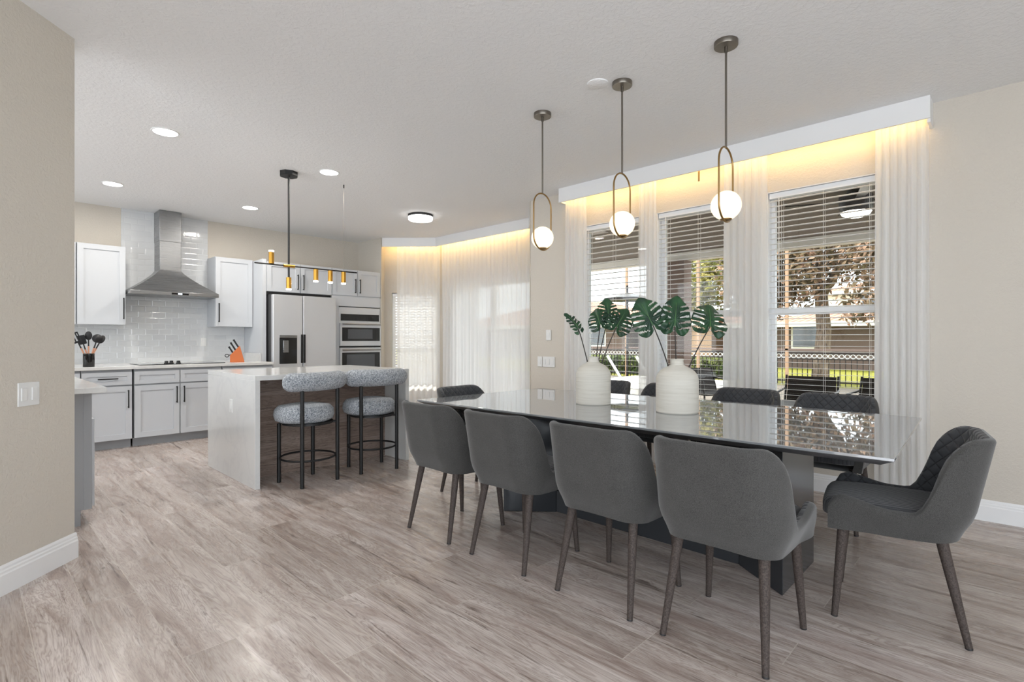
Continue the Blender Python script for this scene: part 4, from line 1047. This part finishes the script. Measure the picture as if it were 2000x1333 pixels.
# trees
def barkm():
    m = mat('grey_brown_bark', srgb(104, 88, 76), .95); k = N(m); a = k.noise(k.coord((4, 4, 1)), 6, 5); k.l(k.ramp(a.outputs[0], [(.35, srgb(80, 64, 54)), (.65, srgb(140, 122, 106))]), k.b.inputs['Base Color']); return m
M['bark'] = barkm()
def foliage_mat(name, a, b_, c_):
    m = mat(name, a, .7, spec=.2); k = N(m); nz = k.noise(k.coord(), 2.5, 3)
    k.l(k.ramp(nz.outputs[0], [(.36, a), (.5, b_), (.64, c_)]), k.b.inputs['Base Color']); return m
M['leaf_warm'] = foliage_mat('autumn_olive_leaves', srgb(78, 68, 40), srgb(128, 106, 78), srgb(196, 156, 128))
M['leaf_yellow'] = foliage_mat('yellow_green_leaves', srgb(92, 100, 40), srgb(150, 142, 66), srgb(196, 180, 110))
M['leaf_green'] = foliage_mat('dark_green_leaves', srgb(52, 72, 36), srgb(84, 100, 50), srgb(128, 132, 76))
def tree(label, name, x_, y_, hgt, blobs, leafm_, nl, trunk=.2, lean=0, forks=True):
    t_ = thing(name, label, 'tree', (x_, y_, -.06), 'trees beyond the fence')
    mb = MB().tube([(x_, y_, -.06), (x_ + .05, y_ - .1, hgt * .25), (x_ + .1, y_ + lean, hgt * .45)], [trunk, trunk * .8, trunk * .7], 12)
    if forks:
        for dy, dz in ((-.9, .5), (.8, .45), (.1, .65)):
            mb.tube([(x_ + .1, y_ + lean, hgt * .42), (x_ + .2, y_ + lean + dy * .6, hgt * (.42 + dz * .35)), (x_ + .1, y_ + lean + dy * 1.9, hgt * (.42 + dz * .8))], [trunk * .55, trunk * .4, trunk * .15], 8)
    obj('trunk', mb, 'bark', t_, smooth=60)
    mb = MB(); rnd = random.Random(len(label) * 13)
    for (bx, by, bz, br) in blobs:
        k_ = int(nl * br * br)
        for _ in range(k_):
            d = Vector((rnd.gauss(0, 1), rnd.gauss(0, 1), rnd.gauss(0, 1))).normalized() * br * rnd.uniform(.35, 1.05)
            c_ = Vector((bx, by, bz)) + d; a = Vector((rnd.uniform(-1, 1), rnd.uniform(-1, 1), rnd.uniform(-1, 1))).normalized() * rnd.uniform(.05, .12); b2_ = a.orthogonal().normalized() * a.length * .6
            mb.add([c_ - a, c_ + b2_, c_ + a, c_ - b2_], [(0, 1, 2, 3)])
    fo = obj('foliage', mb, leafm_, t_)
    return t_
rb = random.Random(5)
tree('big forked tree with warm foliage filling the nearest window', 'broadleaf_tree', 18.5, 4.45, 6.0,
     [(18.5 + rb.uniform(-1, 1), 4.4 + rb.uniform(-2.6, 2.4), 2.75 + rb.uniform(0, 2.7), rb.uniform(.6, 1.05)) for _ in range(46)], 'leaf_warm', 620, .26)
tree('yellow green tree seen in the middle window', 'broadleaf_tree', 20.5, 9.8, 5.5,
     [(20 + rb.uniform(-1, 1), 9.2 + rb.uniform(-1.6, 1.5), 2.4 + rb.uniform(0, 2.8), rb.uniform(.5, .9)) for _ in range(26)], 'leaf_yellow', 640, .16)
tree('slim tree with reddish foliage at the right edge of the nearest window', 'slender_tree', 17.2, 2.75, 6.5,
     [(17.2 + rb.uniform(-.6, .6), 2.4 + rb.uniform(-1.2, 1.1), 1.9 + rb.uniform(0, 4.2), rb.uniform(.4, .7)) for _ in range(12)], 'leaf_warm', 700, .07, 0, False)
hd = MB(); rnd = random.Random(3)
for _ in range(9000):
    c_ = Vector((rnd.uniform(17, 17.8), rnd.uniform(6.2, 13), rnd.uniform(-.05, .62))); a = Vector((rnd.uniform(-1, 1), rnd.uniform(-1, 1), rnd.uniform(-1, 1))).normalized() * .07; b2_ = a.orthogonal().normalized() * .045
    hd.add([c_ - a, c_ + b2_, c_ + a, c_ - b2_], [(0, 1, 2, 3)])
tag(obj('garden_hedge', hd, 'leaf_green'), 'low clipped green hedge just beyond the fence', 'hedge', None, 'stuff')
